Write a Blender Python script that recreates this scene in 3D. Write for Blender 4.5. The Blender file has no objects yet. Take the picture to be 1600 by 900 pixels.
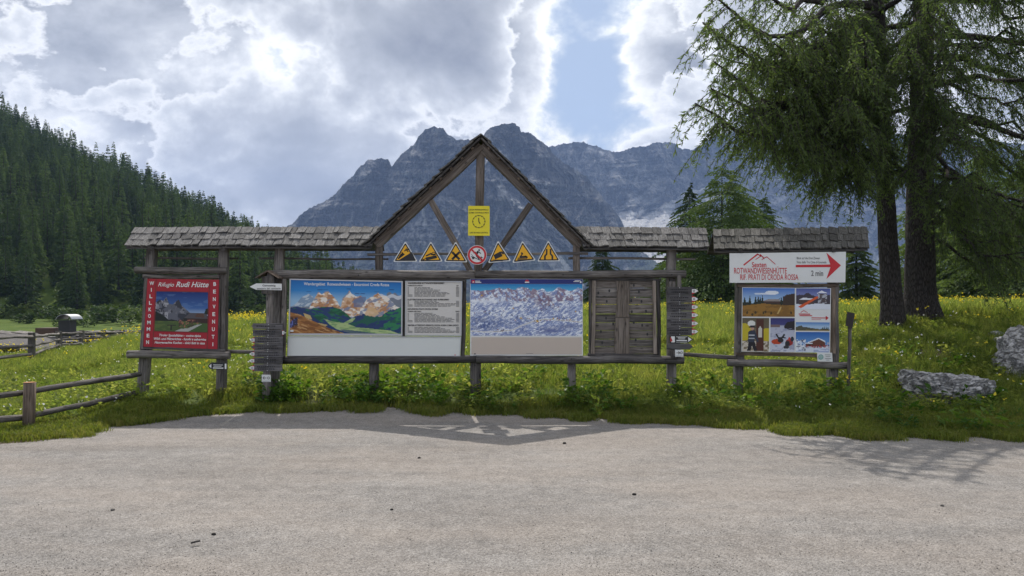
import bpy, bmesh, math, random
import numpy as np
from mathutils import Vector, Matrix, noise as mnoise

random.seed(7)
RNG = np.random.default_rng(11)
SC = bpy.context.scene
COL = SC.collection
R = math.radians

# ------------------------------------------------------------------ camera
F, CX, HY, H = 1240.0, 800.0, 480.0, 1.65       # focal length in photo pixels, principal point, eye height
cam_data = bpy.data.cameras.new('camera')
cam = bpy.data.objects.new('camera', cam_data)
COL.objects.link(cam)
cam.location = (0, 0, H)
cam.rotation_euler = (R(90), 0, 0)
cam_data.sensor_width = 36.0
cam_data.lens = 36.0 * F / 1600.0
cam_data.shift_y = (HY - 450.0) / 1600.0
cam_data.clip_start = 0.05
cam_data.clip_end = 30000.0
SC.camera = cam
SC.render.resolution_x, SC.render.resolution_y = 1024, 576

# ------------------------------------------------------------------ exposure and render settings
SC.view_settings.view_transform = 'Standard'
SC.view_settings.look = 'None'
SC.view_settings.exposure = 0.5
SC.view_settings.gamma = 1.0
try:
    SC.view_settings.use_curve_mapping = False
except Exception:
    pass
SC.render.engine = 'CYCLES'
cy = SC.cycles
cy.max_bounces = 6
cy.diffuse_bounces = 3
cy.glossy_bounces = 2
cy.transmission_bounces = 4
cy.transparent_max_bounces = 8
cy.volume_bounces = 0
cy.use_denoising = True
cy.caustics_reflective = False
cy.caustics_refractive = False

# ------------------------------------------------------------------ sun
SUN_DIR = Vector((0.46, -3.20, -4.43)).normalized()     # way the light travels
sun_data = bpy.data.lights.new('sun', 'SUN')
sun_data.energy = 3.3
sun_data.angle = R(0.5)
sun_data.color = (1.0, 0.945, 0.87)
sun = bpy.data.objects.new('sun', sun_data)
COL.objects.link(sun)
sun.rotation_euler = SUN_DIR.to_track_quat('-Z', 'Y').to_euler()
SUN_EL = math.asin(-SUN_DIR.z)
SUN_AZ = math.atan2(-SUN_DIR.x, -SUN_DIR.y)

# ------------------------------------------------------------------ small node helper
class NT:
    def __init__(self, tree):
        self.t = tree
        tree.nodes.clear()
    def n(self, kind, **kw):
        nd = self.t.nodes.new(kind)
        for k, v in kw.items():
            setattr(nd, k, v)
        return nd
    def l(self, a, b):
        self.t.links.new(a, b)
    def put(self, sock, v):
        if hasattr(v, 'is_output'):
            self.l(v, sock)
        else:
            sock.default_value = v
    def math(self, op, a, b=None, c=None, clamp=False):
        nd = self.n('ShaderNodeMath', operation=op, use_clamp=clamp)
        self.put(nd.inputs[0], a)
        if b is not None:
            self.put(nd.inputs[1], b)
        if c is not None:
            self.put(nd.inputs[2], c)
        return nd.outputs[0]
    def vmath(self, op, a, b=None, out=0):
        nd = self.n('ShaderNodeVectorMath', operation=op)
        self.put(nd.inputs[0], a)
        if b is not None:
            self.put(nd.inputs[1], b)
        return nd.outputs['Value'] if op in ('DOT_PRODUCT', 'LENGTH') else nd.outputs[0]
    def ramp(self, fac, stops, interp='LINEAR'):
        nd = self.n('ShaderNodeValToRGB')
        cr = nd.color_ramp
        cr.interpolation = interp
        while len(cr.elements) > 1:
            cr.elements.remove(cr.elements[-1])
        for i, (p, c) in enumerate(stops):
            e = cr.elements[0] if i == 0 else cr.elements.new(p)
            e.position = p
            c = (c, c, c) if isinstance(c, (int, float)) else c
            e.color = (c[0], c[1], c[2], 1)
        self.put(nd.inputs[0], fac)
        return nd.outputs[0]
    def mix(self, fac, a, b, blend='MIX'):
        nd = self.n('ShaderNodeMix', data_type='RGBA', blend_type=blend)
        self.put(nd.inputs[0], fac)
        for s, v in ((nd.inputs[6], a), (nd.inputs[7], b)):
            if isinstance(v, tuple):
                v = (v[0], v[1], v[2], 1)
            self.put(s, v)
        return nd.outputs[2]
    def noise(self, vec, scale, detail=4, rough=0.55, out=0, dist=0.0):
        nd = self.n('ShaderNodeTexNoise')
        if vec is not None:
            self.l(vec, nd.inputs['Vector'])
        nd.inputs['Scale'].default_value = scale
        nd.inputs['Detail'].default_value = detail
        nd.inputs['Roughness'].default_value = rough
        nd.inputs['Distortion'].default_value = dist
        return nd.outputs[out]
    def scale(self, vec, s):
        return self.vmath('MULTIPLY', vec, s)

# ------------------------------------------------------------------ sky: Nishita behind broken backlit cloud
def pix_dir(px, py):
    return Vector(((px - CX) / F, 1.0, (HY - py) / F)).normalized()

world = bpy.data.worlds.new('World')
SC.world = world
world.use_nodes = True
w = NT(world.node_tree)
sky = w.n('ShaderNodeTexSky', sky_type='NISHITA')
sky.sun_disc = False
sky.sun_elevation = SUN_EL
sky.sun_rotation = SUN_AZ
sky.altitude = 1900
sky.air_density = 1.0
sky.dust_density = 1.6
sky.ozone_density = 1.5
SKY_STRENGTH = 0.1
gen = w.n('ShaderNodeTexCoord').outputs['Generated']
CLOUD_BLOBS = [
    (930, -60, 60, -0.30), (650, 190, 55, -0.12), (560, 165, 50, -0.10), (470, 120, 45, -0.10), (850, 205, 50, -0.10), (320, 60, 50, -0.08), (1000, 60, 40, -0.06), (690, 70, 60, 0.08), (400, 330, 90, 0.05),   # photo pixel, radius, thickness added (+ grey heart, - thin/bright or a blue gap)
    (640, 50, 95, 0.17), (740, 110, 60, 0.14), (540, 20, 90, 0.08), (690, -70, 120, 0.12),
    (890, 60, 56, -0.34), (925, 120, 52, -0.36), (915, 0, 56, -0.28), (955, 185, 44, -0.30), (890, 150, 36, -0.14), (1090, 0, 40, -0.1),
    (1010, 90, 50, 0.06), (800, 60, 40, -0.10), (840, 150, 46, -0.08), (860, 195, 40, -0.10), (640, 180, 46, -0.10), (720, 180, 40, -0.08),
    (120, 160, 70, 0.20), (280, 190, 80, 0.20), (370, 290, 90, 0.20), (470, 250, 70, 0.10),
    (200, 85, 55, -0.10), (300, 110, 45, -0.10), (120, 225, 40, -0.12), (210, 255, 36, -0.10), (40, 180, 40, -0.08),
    (430, 85, 30, -0.16), (520, 150, 50, -0.05), (580, 210, 50, -0.06), (530, 265, 30, -0.08), (30, 30, 60, 0.12), (110, 20, 50, -0.05), (400, 20, 80, 0.12),
    (1120, 110, 80, 0.10), (1000, 30, 40, -0.04), (1040, 170, 40, 0.03), (760, 30, 60, 0.06),
]
d = None
for px, py, rad, amp in CLOUD_BLOBS:
    c = pix_dir(px, py)
    k = (F / rad) ** 2
    dt = w.vmath('DOT_PRODUCT', gen, (c.x, c.y, c.z))
    e = w.math('EXPONENT', w.math('MULTIPLY_ADD', dt, k, -k))
    d = w.math('MULTIPLY', e, amp) if d is None else w.math('MULTIPLY_ADD', e, amp, d)
stretched = w.scale(gen, (1.0, 1.0, 1.35))
warp = w.vmath('SUBTRACT', w.noise(stretched, 3.2, 2, 0.5, out=1), (0.5, 0.5, 0.5))
p1 = w.vmath('ADD', stretched, w.scale(warp, (0.10, 0.10, 0.10)))
warp2 = w.vmath('SUBTRACT', w.noise(stretched, 14.0, 5, 0.6, out=1), (0.5, 0.5, 0.5))
p2 = w.vmath('ADD', stretched, w.scale(warp2, (0.055, 0.055, 0.055)))
big = w.noise(p1, 5.0, 5, 0.52)
def puffs(scale, detail):
    vn = w.n('ShaderNodeTexVoronoi', feature='F1')
    w.l(p2, vn.inputs['Vector'])
    vn.inputs['Scale'].default_value = scale
    vn.inputs['Detail'].default_value = detail
    vn.inputs['Roughness'].default_value = 0.55
    vn.normalize = True
    return vn.outputs['Distance']
puff = puffs(8.0, 4.0)
fine = w.noise(p1, 15.0, 11, 0.63)
dens = w.math('MULTIPLY_ADD', w.math('SUBTRACT', big, 0.5), 1.40, 0.505)
dens = w.math('MULTIPLY_ADD', w.math('SUBTRACT', 0.40, puff), 0.62, dens)
dens = w.math('MULTIPLY_ADD', w.math('SUBTRACT', fine, 0.5), 0.95, dens)
dens = w.math('ADD', dens, d)
cloud_col = w.ramp(dens, [(0.04, (0.50, 0.565, 0.65)), (0.16, (0.66, 0.72, 0.79)), (0.28, (1.06, 1.06, 1.06)), (0.36, (0.95, 0.955, 0.965)), (0.44, (0.78, 0.795, 0.82)), (0.54, (0.61, 0.63, 0.665)),
                          (0.67, (0.50, 0.52, 0.56)), (0.82, (0.385, 0.405, 0.445)), (1.0, (0.30, 0.315, 0.355))])
cover = w.ramp(dens, [(0.0, 0.55), (0.28, 1.0)], 'EASE')
# nearer cumulus heads with crisp sunlit rims in front of the soft grey layer
q1 = w.vmath('ADD', p2, (3.1, 1.7, 0.4))
head = w.math('MULTIPLY_ADD', w.math('SUBTRACT', w.noise(w.vmath('ADD', p1, (3.1, 1.7, 0.4)), 5.6, 4, 0.5), 0.5), 1.9, 0.44)
head = w.math('MULTIPLY_ADD', w.math('SUBTRACT', 0.40, puffs(11.0, 5.0)), 0.75, head)
head = w.math('MULTIPLY_ADD', w.math('SUBTRACT', w.noise(w.vmath('ADD', p1, (1.1, 5.7, 2.4)), 26.0, 8, 0.62), 0.5), 0.45, head)
head = w.math('MULTIPLY_ADD', d, 0.9, head)
head_mask = w.ramp(head, [(0.50, 0.0), (0.555, 1.0)])
head_col = w.ramp(w.math('MULTIPLY', head, 0.75), [(0.375, (1.06, 1.06, 1.06)), (0.415, (0.92, 0.925, 0.94)), (0.465, (0.72, 0.74, 0.77)), (0.545, (0.54, 0.56, 0.60)), (0.66, (0.42, 0.44, 0.48)), (0.95, (0.25, 0.265, 0.31))])
cloud_col = w.mix(head_mask, cloud_col, head_col)
cover = w.math('MAXIMUM', cover, head_mask)
cloud10 = w.scale(cloud_col, (9.6, 9.6, 9.6))
final = w.mix(cover, sky.outputs[0], cloud10)
bg = w.n('ShaderNodeBackground')
bg.inputs['Strength'].default_value = SKY_STRENGTH
w.l(final, bg.inputs['Color'])
wo = w.n('ShaderNodeOutputWorld')
w.l(bg.outputs[0], wo.inputs['Surface'])

# ------------------------------------------------------------------ geometry helpers
def P(px, py, Y):
    return Vector(((px - CX) / F * Y, Y, H - (py - HY) / F * Y))
YB = 12.95                                           # plane of the boards
PPM = F / YB                                         # photo pixels per metre there
def B(px, py, dy=0.0):
    return P(px, py, YB + dy)

def lin(*c):
    if len(c) == 1:
        c = c[0]
    o = []
    for v in c:
        v = v / 255.0
        o.append(v / 12.92 if v <= 0.04045 else ((v + 0.055) / 1.055) ** 2.4)
    return tuple(o)

ORG = {}
def origin_of(o):
    return ORG.get(o.name, Vector((0, 0, 0))) if o is not None else Vector((0, 0, 0))

def mesh_of(name, verts, faces, mats, smooth=False, midx=None):
    me = bpy.data.meshes.new(name)
    if isinstance(verts, np.ndarray):
        verts = verts.tolist()
    if isinstance(faces, np.ndarray):
        faces = faces.tolist()
    me.from_pydata(verts, [], faces)
    for m in (mats if isinstance(mats, (list, tuple)) else [mats]):
        me.materials.append(m)
    if midx is not None:
        me.polygons.foreach_set('material_index', np.asarray(midx, dtype=np.int32))
    if smooth:
        me.polygons.foreach_set('use_smooth', np.ones(len(me.polygons), dtype=bool))
    me.update()
    return me

def obj(name, me, parent=None, world=None, matrix=None, kind=None, label=None):
    o = bpy.data.objects.new(name, me)
    COL.objects.link(o)
    if parent is not None:
        o.parent = parent
    base = origin_of(parent)
    if matrix is not None:
        m = matrix.copy()
        m.translation = m.translation - base
        o.matrix_local = m
        ORG[o.name] = matrix.translation.copy()
    else:
        wl = Vector(world) if world is not None else Vector((0, 0, 0))
        o.location = wl - base
        ORG[o.name] = wl
    if kind:
        o['kind'] = kind
    if label:
        o['label'] = label
    return o

def tag(o, label, cat, group=None):
    o['label'] = label
    o['category'] = cat
    if group:
        o['group'] = group
    return o

def thing(name, label, cat, loc, group=None):
    o = bpy.data.objects.new(name, None)
    o.empty_display_size = 0.2
    COL.objects.link(o)
    o.location = loc
    ORG[o.name] = Vector(loc)
    return tag(o, label, cat, group)

def frame_matrix(a, b, up=None):
    x = (b - a).normalized()
    ref = Vector(up) if up is not None else (Vector((0, -1, 0)) if abs(x.z) > 0.75 else Vector((0, 0, 1)))
    y = ref.cross(x).normalized()
    z = x.cross(y)
    m = Matrix((x, y, z)).transposed().to_4x4()
    m.translation = a
    return m

def beam_mesh(name, L, w, h, mat, round_=False, seg=None, wob=0.006, taper=1.0, seed=0, arch=0.0):
    rs = random.Random(seed)
    seg = seg or max(2, min(14, int(L / 0.35)))
    n = 12 if round_ else 8
    ring = []
    if round_:
        for k in range(n):
            t = 2 * math.pi * (k + 0.5) / n
            ring.append((math.cos(t) * w / 2, math.sin(t) * h / 2))
    else:
        c = min(w, h) * 0.12
        a, b = w / 2, h / 2
        ring = [(a, -b + c), (a, b - c), (a - c, b), (-a + c, b), (-a, b - c), (-a, -b + c), (-a + c, -b), (a - c, -b)]
    V, Fc = [], []
    ph = [rs.uniform(0, 6.28) for _ in range(6)]
    for i in range(seg + 1):
        t = i / seg
        x = L * t
        sc = 1 + (taper - 1) * t
        ex = 0.97 if i in (0, seg) else 1.0
        oy = wob * (math.sin(3.1 * t * max(L, 1) + ph[0]) + 0.5 * math.sin(7.3 * t * max(L, 1) + ph[1]))
        oz = wob * (math.sin(2.7 * t * max(L, 1) + ph[2]) + 0.5 * math.sin(6.1 * t * max(L, 1) + ph[3])) + arch * math.sin(math.pi * t)
        for (yy, zz) in ring:
            j = 1 + rs.uniform(-1, 1) * wob / max(min(w, h), 0.02) * 1.2
            V.append((x, yy * sc * ex * j + oy, zz * sc * ex * j + oz))
    for i in range(seg):
        for k in range(n):
            k2 = (k + 1) % n
            Fc.append((i * n + k, i * n + k2, (i + 1) * n + k2, (i + 1) * n + k))
    Fc.append(tuple(range(n - 1, -1, -1)))
    Fc.append(tuple(seg * n + k for k in range(n)))
    me = mesh_of(name, V, Fc, mat)
    if round_:
        me.polygons.foreach_set('use_smooth', np.array([True] * (seg * n) + [False, False]))
    return me

_bs = [0]
def beam(name, a, b, w, h, parent, mat=None, round_=False, wob=0.006, taper=1.0, up=None, arch=0.0, label=None):
    _bs[0] += 1
    L = (b - a).length
    me = beam_mesh(name, L, w, h, mat or WOOD, round_, wob=wob, taper=taper, seed=_bs[0], arch=arch)
    return obj(name, me, parent, matrix=frame_matrix(a, b, up), label=label)

def prism(name, pts, y0, y1, mat, parent, kind=None, label=None, back=None):
    """flat outline in photo pixels, front face at depth y0, back at y1 (same world outline)"""
    f = [P(x, y, y0) for x, y in pts]
    bk = [Vector((v.x, y1, v.z)) for v in f]
    c = f[0].copy()
    n = len(f)
    V = [v - c for v in f] + [v - c for v in bk]
    Fc = [tuple(range(n)), tuple(range(2 * n - 1, n - 1, -1))]
    for i in range(n):
        j = (i + 1) % n
        Fc.append((i, n + i, n + j, j))
    me = mesh_of(name, [tuple(v) for v in V], Fc, mat)
    bm = bmesh.new()
    bm.from_mesh(me)
    bmesh.ops.recalc_face_normals(bm, faces=bm.faces)
    bm.to_mesh(me)
    bm.free()
    return obj(name, me, parent, world=c, kind=kind, label=label)

def flats(name, polys, y, mat, parent, label=None, kind=None):
    """several flat printed shapes in one plane, photo pixels"""
    V, Fc = [], []
    c = P(polys[0][0][0], polys[0][0][1], y)
    for poly in polys:
        k = len(V)
        V += [tuple(P(a, b, y) - c) for a, b in poly]
        Fc.append(tuple(range(k, k + len(poly))))
    me = mesh_of(name, V, Fc, mat)
    return obj(name, me, parent, world=c, label=label, kind=kind)

def arc(cx, cy, r, a0=0, a1=360, n=28, ry=None):
    ry = ry or r
    return [(cx + r * math.cos(R(a0 + (a1 - a0) * i / n)), cy + ry * math.sin(R(a0 + (a1 - a0) * i / n))) for i in range(n if a1 - a0 == 360 else n + 1)]

def ringstrip(cx, cy, r0, r1, n=32):
    o = []
    for i in range(n):
        a, b = 2 * math.pi * i / n, 2 * math.pi * (i + 1) / n
        o.append([(cx + r0 * math.cos(a), cy + r0 * math.sin(a)), (cx + r1 * math.cos(a), cy + r1 * math.sin(a)),
                  (cx + r1 * math.cos(b), cy + r1 * math.sin(b)), (cx + r0 * math.cos(b), cy + r0 * math.sin(b))])
    return o

def line(x0, y0, x1, y1, t):
    dx, dy = x1 - x0, y1 - y0
    L = math.hypot(dx, dy)
    nx, ny = -dy / L * t / 2, dx / L * t / 2
    return [(x0 + nx, y0 + ny), (x1 + nx, y1 + ny), (x1 - nx, y1 - ny), (x0 - nx, y0 - ny)]

_txt = {}
def text_mesh(body, bold=0.0, shear=0.0):
    key = (body, bold, shear)
    if key in _txt:
        return _txt[key]
    cu = bpy.data.curves.new('lettering', 'FONT')
    cu.body = body
    cu.size = 1.0
    cu.resolution_u = 3
    cu.offset = bold
    cu.shear = shear
    o = bpy.data.objects.new('lettering', cu)
    COL.objects.link(o)
    dg = bpy.context.evaluated_depsgraph_get()
    me = bpy.data.meshes.new_from_object(o.evaluated_get(dg))
    n = len(me.vertices)
    co = np.empty(n * 3)
    me.vertices.foreach_get('co', co)
    co = co.reshape(-1, 3)[:, :2]
    faces = [tuple(p.vertices) for p in me.polygons]
    bpy.data.objects.remove(o)
    bpy.data.meshes.remove(me)
    _txt[key] = (co, faces)
    return co, faces

def text(body, x0, x1, ybase, cap, y, mat, parent, bold=0.015, shear=0.0, slope=0.0, label=None):
    """lettering fitted between x0 and x1 (photo pixels) with capitals cap pixels high"""
    co, faces = text_mesh(body, bold, shear)
    mn, mx = co[:, 0].min(), co[:, 0].max()
    X = x0 + (co[:, 0] - mn) / (mx - mn) * (x1 - x0)
    Yp = ybase - co[:, 1] / 0.70 * cap + slope * (X - x0)
    c = P(x0, ybase, y)
    V = [tuple(P(a, b, y) - c) for a, b in zip(X, Yp)]
    me = mesh_of('lettering', V, faces, mat)
    return obj('lettering', me, parent, world=c, label=label)

# ------------------------------------------------------------------ numpy noise
def _hash(ix, iy, iz, seed):
    h = (ix.astype(np.int64) * 374761393 + iy.astype(np.int64) * 668265263 + iz.astype(np.int64) * 2147483647 + seed * 974634777) & 0xFFFFFFFF
    h = ((h ^ (h >> 13)) * 1274126177) & 0xFFFFFFFF
    h = ((h ^ (h >> 16)) * 2246822519) & 0xFFFFFFFF
    return ((h ^ (h >> 15)) & 0xFFFFFF) / float(0xFFFFFF)

def vnoise(x, y, z=0.0, seed=0):
    x, y, z = np.broadcast_arrays(np.asarray(x, float), np.asarray(y, float), np.asarray(z, float))
    ix, iy, iz = np.floor(x), np.floor(y), np.floor(z)
    fx, fy, fz = x - ix, y - iy, z - iz
    fx, fy, fz = [t * t * t * (t * (t * 6 - 15) + 10) for t in (fx, fy, fz)]
    o = 0
    for dx in (0, 1):
        for dy in (0, 1):
            for dz in (0, 1):
                wgt = (fx if dx else 1 - fx) * (fy if dy else 1 - fy) * (fz if dz else 1 - fz)
                o = o + wgt * _hash(ix + dx, iy + dy, iz + dz, seed)
    return o

def fbm(x, y, z=0.0, octv=5, seed=0, gain=0.5, ridged=False):
    a, s, t = 1.0, 0.0, 0.0
    x, y, z = np.asarray(x, float), np.asarray(y, float), np.asarray(z, float)
    for i in range(octv):
        v = vnoise(x, y, z, seed + i * 17)
        if ridged:
            v = 1 - np.abs(2 * v - 1)
        s = s + a * v
        t += a
        a *= gain
        x, y, z = x * 2.03 + 11.3, y * 2.03 + 7.7, z * 2.03 + 3.1
    return s / t

def smooth(a, b, x):
    t = np.clip((np.asarray(x, float) - a) / (b - a), 0, 1)
    return t * t * (3 - 2 * t)

# ------------------------------------------------------------------ materials
def pmat(name):
    m = bpy.data.materials.new(name)
    m.use_nodes = True
    t = NT(m.node_tree)
    out = t.n('ShaderNodeOutputMaterial')
    bs = t.n('ShaderNodeBsdfPrincipled')
    t.l(bs.outputs[0], out.inputs['Surface'])
    return m, t, bs, out

def bump(t, bs, height, strength=0.3, dist=0.02):
    b = t.n('ShaderNodeBump')
    b.inputs['Strength'].default_value = strength
    b.inputs['Distance'].default_value = dist
    t.l(height, b.inputs['Height'])
    t.l(b.outputs[0], bs.inputs['Normal'])

def wood_mat(name, dark, mid, light, moss=0.0, sc=1.0):
    m, t, bs, out = pmat(name)
    co = t.n('ShaderNodeTexCoord').outputs['Object']
    rnd = t.n('ShaderNodeObjectInfo').outputs['Random']
    off = t.n('ShaderNodeCombineXYZ')
    t.l(t.math('MULTIPLY', rnd, 37.0), off.inputs[0])
    t.l(t.math('MULTIPLY', rnd, 91.0), off.inputs[1])
    t.l(t.math('MULTIPLY', rnd, 53.0), off.inputs[2])
    v = t.vmath('ADD', co, off.outputs[0])
    g1 = t.noise(t.scale(v, (1.1 * sc, 16 * sc, 16 * sc)), 1.6, 6, 0.62)
    g2 = t.noise(t.scale(v, (2.5 * sc, 70 * sc, 70 * sc)), 1.5, 3, 0.6)
    g3 = t.noise(t.scale(v, (1.5, 2.5, 2.5)), 1.7, 4, 0.6)
    crack = t.ramp(t.noise(t.scale(v, (0.55 * sc, 22 * sc, 22 * sc)), 1.3, 3, 0.5, dist=0.4), [(0.47, 0.0), (0.5, 1.0), (0.53, 0.0)])
    vo = t.n('ShaderNodeTexVoronoi')
    t.l(t.scale(v, (2.2, 5.5, 5.5)), vo.inputs['Vector'])
    vo.inputs['Scale'].default_value = 1.6
    knot = t.ramp(vo.outputs['Distance'], [(0.05, 1.0), (0.16, 0.0)])
    f = t.math('ADD', t.math('MULTIPLY', g1, 0.62), t.math('MULTIPLY', g2, 0.38))
    f = t.math('ADD', f, t.math('MULTIPLY', t.math('SUBTRACT', g3, 0.5), 0.5))
    c = t.ramp(f, [(0.28, dark), (0.50, mid), (0.72, light)])
    c = t.mix(t.math('MULTIPLY', crack, 0.75), c, tuple(x * 0.22 for x in dark))
    c = t.mix(t.math('MULTIPLY', knot, 0.8), c, tuple(x * 0.3 for x in dark))
    val = t.math('MULTIPLY_ADD', rnd, 0.65, 0.68)
    c = t.mix(1.0, c, val, 'MULTIPLY')
    if moss:
        mo = t.ramp(t.noise(v, 9.0, 5, 0.65), [(0.56, 0.0), (0.68, moss)])
        c = t.mix(mo, c, (0.05, 0.055, 0.03))
    t.l(c, bs.inputs['Base Color'])
    bs.inputs['Roughness'].default_value = 0.82
    bs.inputs['Specular IOR Level'].default_value = 0.25
    hgt = t.math('SUBTRACT', f, t.math('MULTIPLY', crack, 0.6))
    bump(t, bs, hgt, 0.55, 0.012)
    return m

WOOD = wood_mat('weathered_wood', (0.062, 0.056, 0.052), (0.155, 0.14, 0.128), (0.29, 0.265, 0.242))
WOOD_DARK = wood_mat('dark_weathered_wood', (0.040, 0.037, 0.036), (0.085, 0.078, 0.074), (0.16, 0.15, 0.14))
WOOD_BROWN = wood_mat('brown_wood', (0.085, 0.062, 0.046), (0.17, 0.13, 0.10), (0.28, 0.225, 0.175))
WOOD_TRUSS = wood_mat('truss_wood', (0.065, 0.053, 0.044), (0.135, 0.113, 0.096), (0.23, 0.20, 0.175))
WOOD_PLANK = wood_mat('plank_wood', (0.085, 0.072, 0.062), (0.17, 0.148, 0.13), (0.28, 0.25, 0.225))
WOOD_PALE = wood_mat('pale_wood', (0.16, 0.13, 0.105), (0.25, 0.21, 0.175), (0.36, 0.31, 0.27))
SHINGLE = wood_mat('shingle_wood', (0.050, 0.048, 0.047), (0.145, 0.139, 0.135), (0.31, 0.30, 0.292), moss=0.5)
SHINGLE_MOSS = wood_mat('mossy_shingle_wood', (0.045, 0.043, 0.038), (0.112, 0.106, 0.096), (0.21, 0.20, 0.185), moss=0.9)
SIGN_WOOD = wood_mat('sign_wood', (0.07, 0.066, 0.068), (0.118, 0.112, 0.113), (0.19, 0.182, 0.182), sc=1.5)

def plain(name, col, rough=0.5, dirt=0.12, metal=0.0, spec=0.5, dsc=6.0):
    m, t, bs, out = pmat(name)
    co = t.n('ShaderNodeTexCoord').outputs['Object']
    n1 = t.noise(co, dsc, 5, 0.65)
    c = t.mix(t.math('MULTIPLY', n1, dirt * 2), col, tuple(x * 0.55 for x in col))
    t.l(c, bs.inputs['Base Color'])
    bs.inputs['Roughness'].default_value = rough
    bs.inputs['Metallic'].default_value = metal
    bs.inputs['Specular IOR Level'].default_value = spec
    return m

WHITE = plain('white_enamel', (0.78, 0.79, 0.77), 0.45)
OFFWHITE = plain('blank_white_sheet', (0.72, 0.745, 0.71), 0.4, 0.10, dsc=2.0)
BEIGE = plain('blank_beige_sheet', (0.60, 0.51, 0.43), 0.6, 0.12, dsc=2.0)
TABLE = plain('printed_sheet', (0.66, 0.635, 0.59), 0.5, 0.08, dsc=2.0)
ALU = plain('aluminium_edge', (0.55, 0.56, 0.57), 0.45, 0.15, metal=0.4)
REDP = plain('poster_red', (0.40, 0.012, 0.026), 0.55, 0.10, dsc=3.0)
RED = plain('red_print', (0.58, 0.022, 0.03), 0.5, 0.08)
NAVY = plain('navy_print', (0.012, 0.022, 0.17), 0.5, 0.05)
INK = plain('black_ink', (0.012, 0.012, 0.014), 0.5, 0.05)
GREYINK = plain('grey_ink', (0.16, 0.155, 0.15), 0.6, 0.05)
FAINT = plain('carved_ink', (0.018, 0.018, 0.02), 0.8, 0.05)
WHITEINK = plain('white_print', (0.82, 0.82, 0.80), 0.5, 0.05)
YELLOW = plain('yellow_enamel', (0.82, 0.70, 0.02), 0.4, 0.06)
AMBER = plain('amber_enamel', (0.86, 0.44, 0.008), 0.4, 0.06)
REDTIP = plain('red_paint', (0.50, 0.035, 0.03), 0.6, 0.2)
GREENINK = plain('green_print', (0.25, 0.45, 0.40), 0.5, 0.05)
BLACKM = plain('black_metal', (0.025, 0.025, 0.027), 0.5, 0.2)
IRON = plain('rusty_iron', (0.10, 0.055, 0.04), 0.7, 0.3)
DARKIRON = plain('dark_rusty_iron', (0.035, 0.027, 0.024), 0.7, 0.3)
STEEL = plain('bare_metal', (0.42, 0.43, 0.44), 0.4, 0.15, metal=0.9)
NAIL = plain('nail_head', (0.45, 0.45, 0.45), 0.4, 0.1, metal=0.6)

def print_mat():
    m, t, bs, out = pmat('printed_picture')
    a = t.n('ShaderNodeAttribute', attribute_name='Col')
    t.l(a.outputs['Color'], bs.inputs['Base Color'])
    bs.inputs['Roughness'].default_value = 0.45
    bs.inputs['Specular IOR Level'].default_value = 0.4
    return m
PRINT = print_mat()

def leaf_mat(name, c_dark, c_mid, c_light, transl=0.4, tint=(1.25, 1.2, 0.55), patch=0.25, rough=0.6):
    m, t, bs, out = pmat(name)
    pos = t.n('ShaderNodeNewGeometry').outputs['Position']
    rnd = t.n('ShaderNodeObjectInfo').outputs['Random']
    n1 = t.noise(pos, patch, 4, 0.6)
    f = t.math('ADD', t.math('MULTIPLY', n1, 0.62), t.math('MULTIPLY', rnd, 0.46))
    c = t.ramp(f, [(0.32, c_dark), (0.55, c_mid), (0.80, c_light)])
    t.l(c, bs.inputs['Base Color'])
    bs.inputs['Roughness'].default_value = rough
    bs.inputs['Specular IOR Level'].default_value = 0.18
    tr = t.n('ShaderNodeBsdfTranslucent')
    t.l(t.mix(1.0, c, tint, 'MULTIPLY'), tr.inputs['Color'])
    mx = t.n('ShaderNodeMixShader')
    mx.inputs[0].default_value = transl
    t.l(bs.outputs[0], mx.inputs[1])
    t.l(tr.outputs[0], mx.inputs[2])
    t.l(mx.outputs[0], out.inputs['Surface'])
    return m

GRASS = leaf_mat('meadow_grass', (0.092, 0.148, 0.032), (0.190, 0.242, 0.058), (0.30, 0.32, 0.098), 0.68, (1.24, 1.22, 0.70), 1.6)
TURF = leaf_mat('short_turf', (0.105, 0.150, 0.026), (0.165, 0.200, 0.040), (0.24, 0.23, 0.07), 0.55, (1.2, 1.2, 0.6), 0.8)
WEED = leaf_mat('broad_leaves', (0.050, 0.11, 0.018), (0.085, 0.165, 0.026), (0.14, 0.22, 0.04), 0.5, (1.2, 1.25, 0.5), 0.8, 0.45)
LARCH = leaf_mat('larch_needles', (0.072, 0.106, 0.048), (0.110, 0.158, 0.060), (0.150, 0.21, 0.070), 0.50, (1.15, 1.2, 0.6), 0.35)
SPRUCE = leaf_mat('spruce_needles', (0.034, 0.060, 0.024), (0.058, 0.098, 0.033), (0.092, 0.14, 0.042), 0.36, (1.15, 1.2, 0.6), 0.15)
FOREST = leaf_mat('forest_needles', (0.036, 0.062, 0.028), (0.066, 0.106, 0.040), (0.11, 0.165, 0.055), 0.40, (1.1, 1.15, 0.6), 0.02)
PETAL_Y = leaf_mat('yellow_petals', (0.72, 0.54, 0.03), (0.80, 0.63, 0.05), (0.85, 0.72, 0.10), 0.4, (1, 1, 0.6), 1.0)
PETAL_W = leaf_mat('white_petals', (0.70, 0.70, 0.66), (0.78, 0.78, 0.74), (0.82, 0.82, 0.78), 0.4, (1, 1, 1), 1.0)

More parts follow.
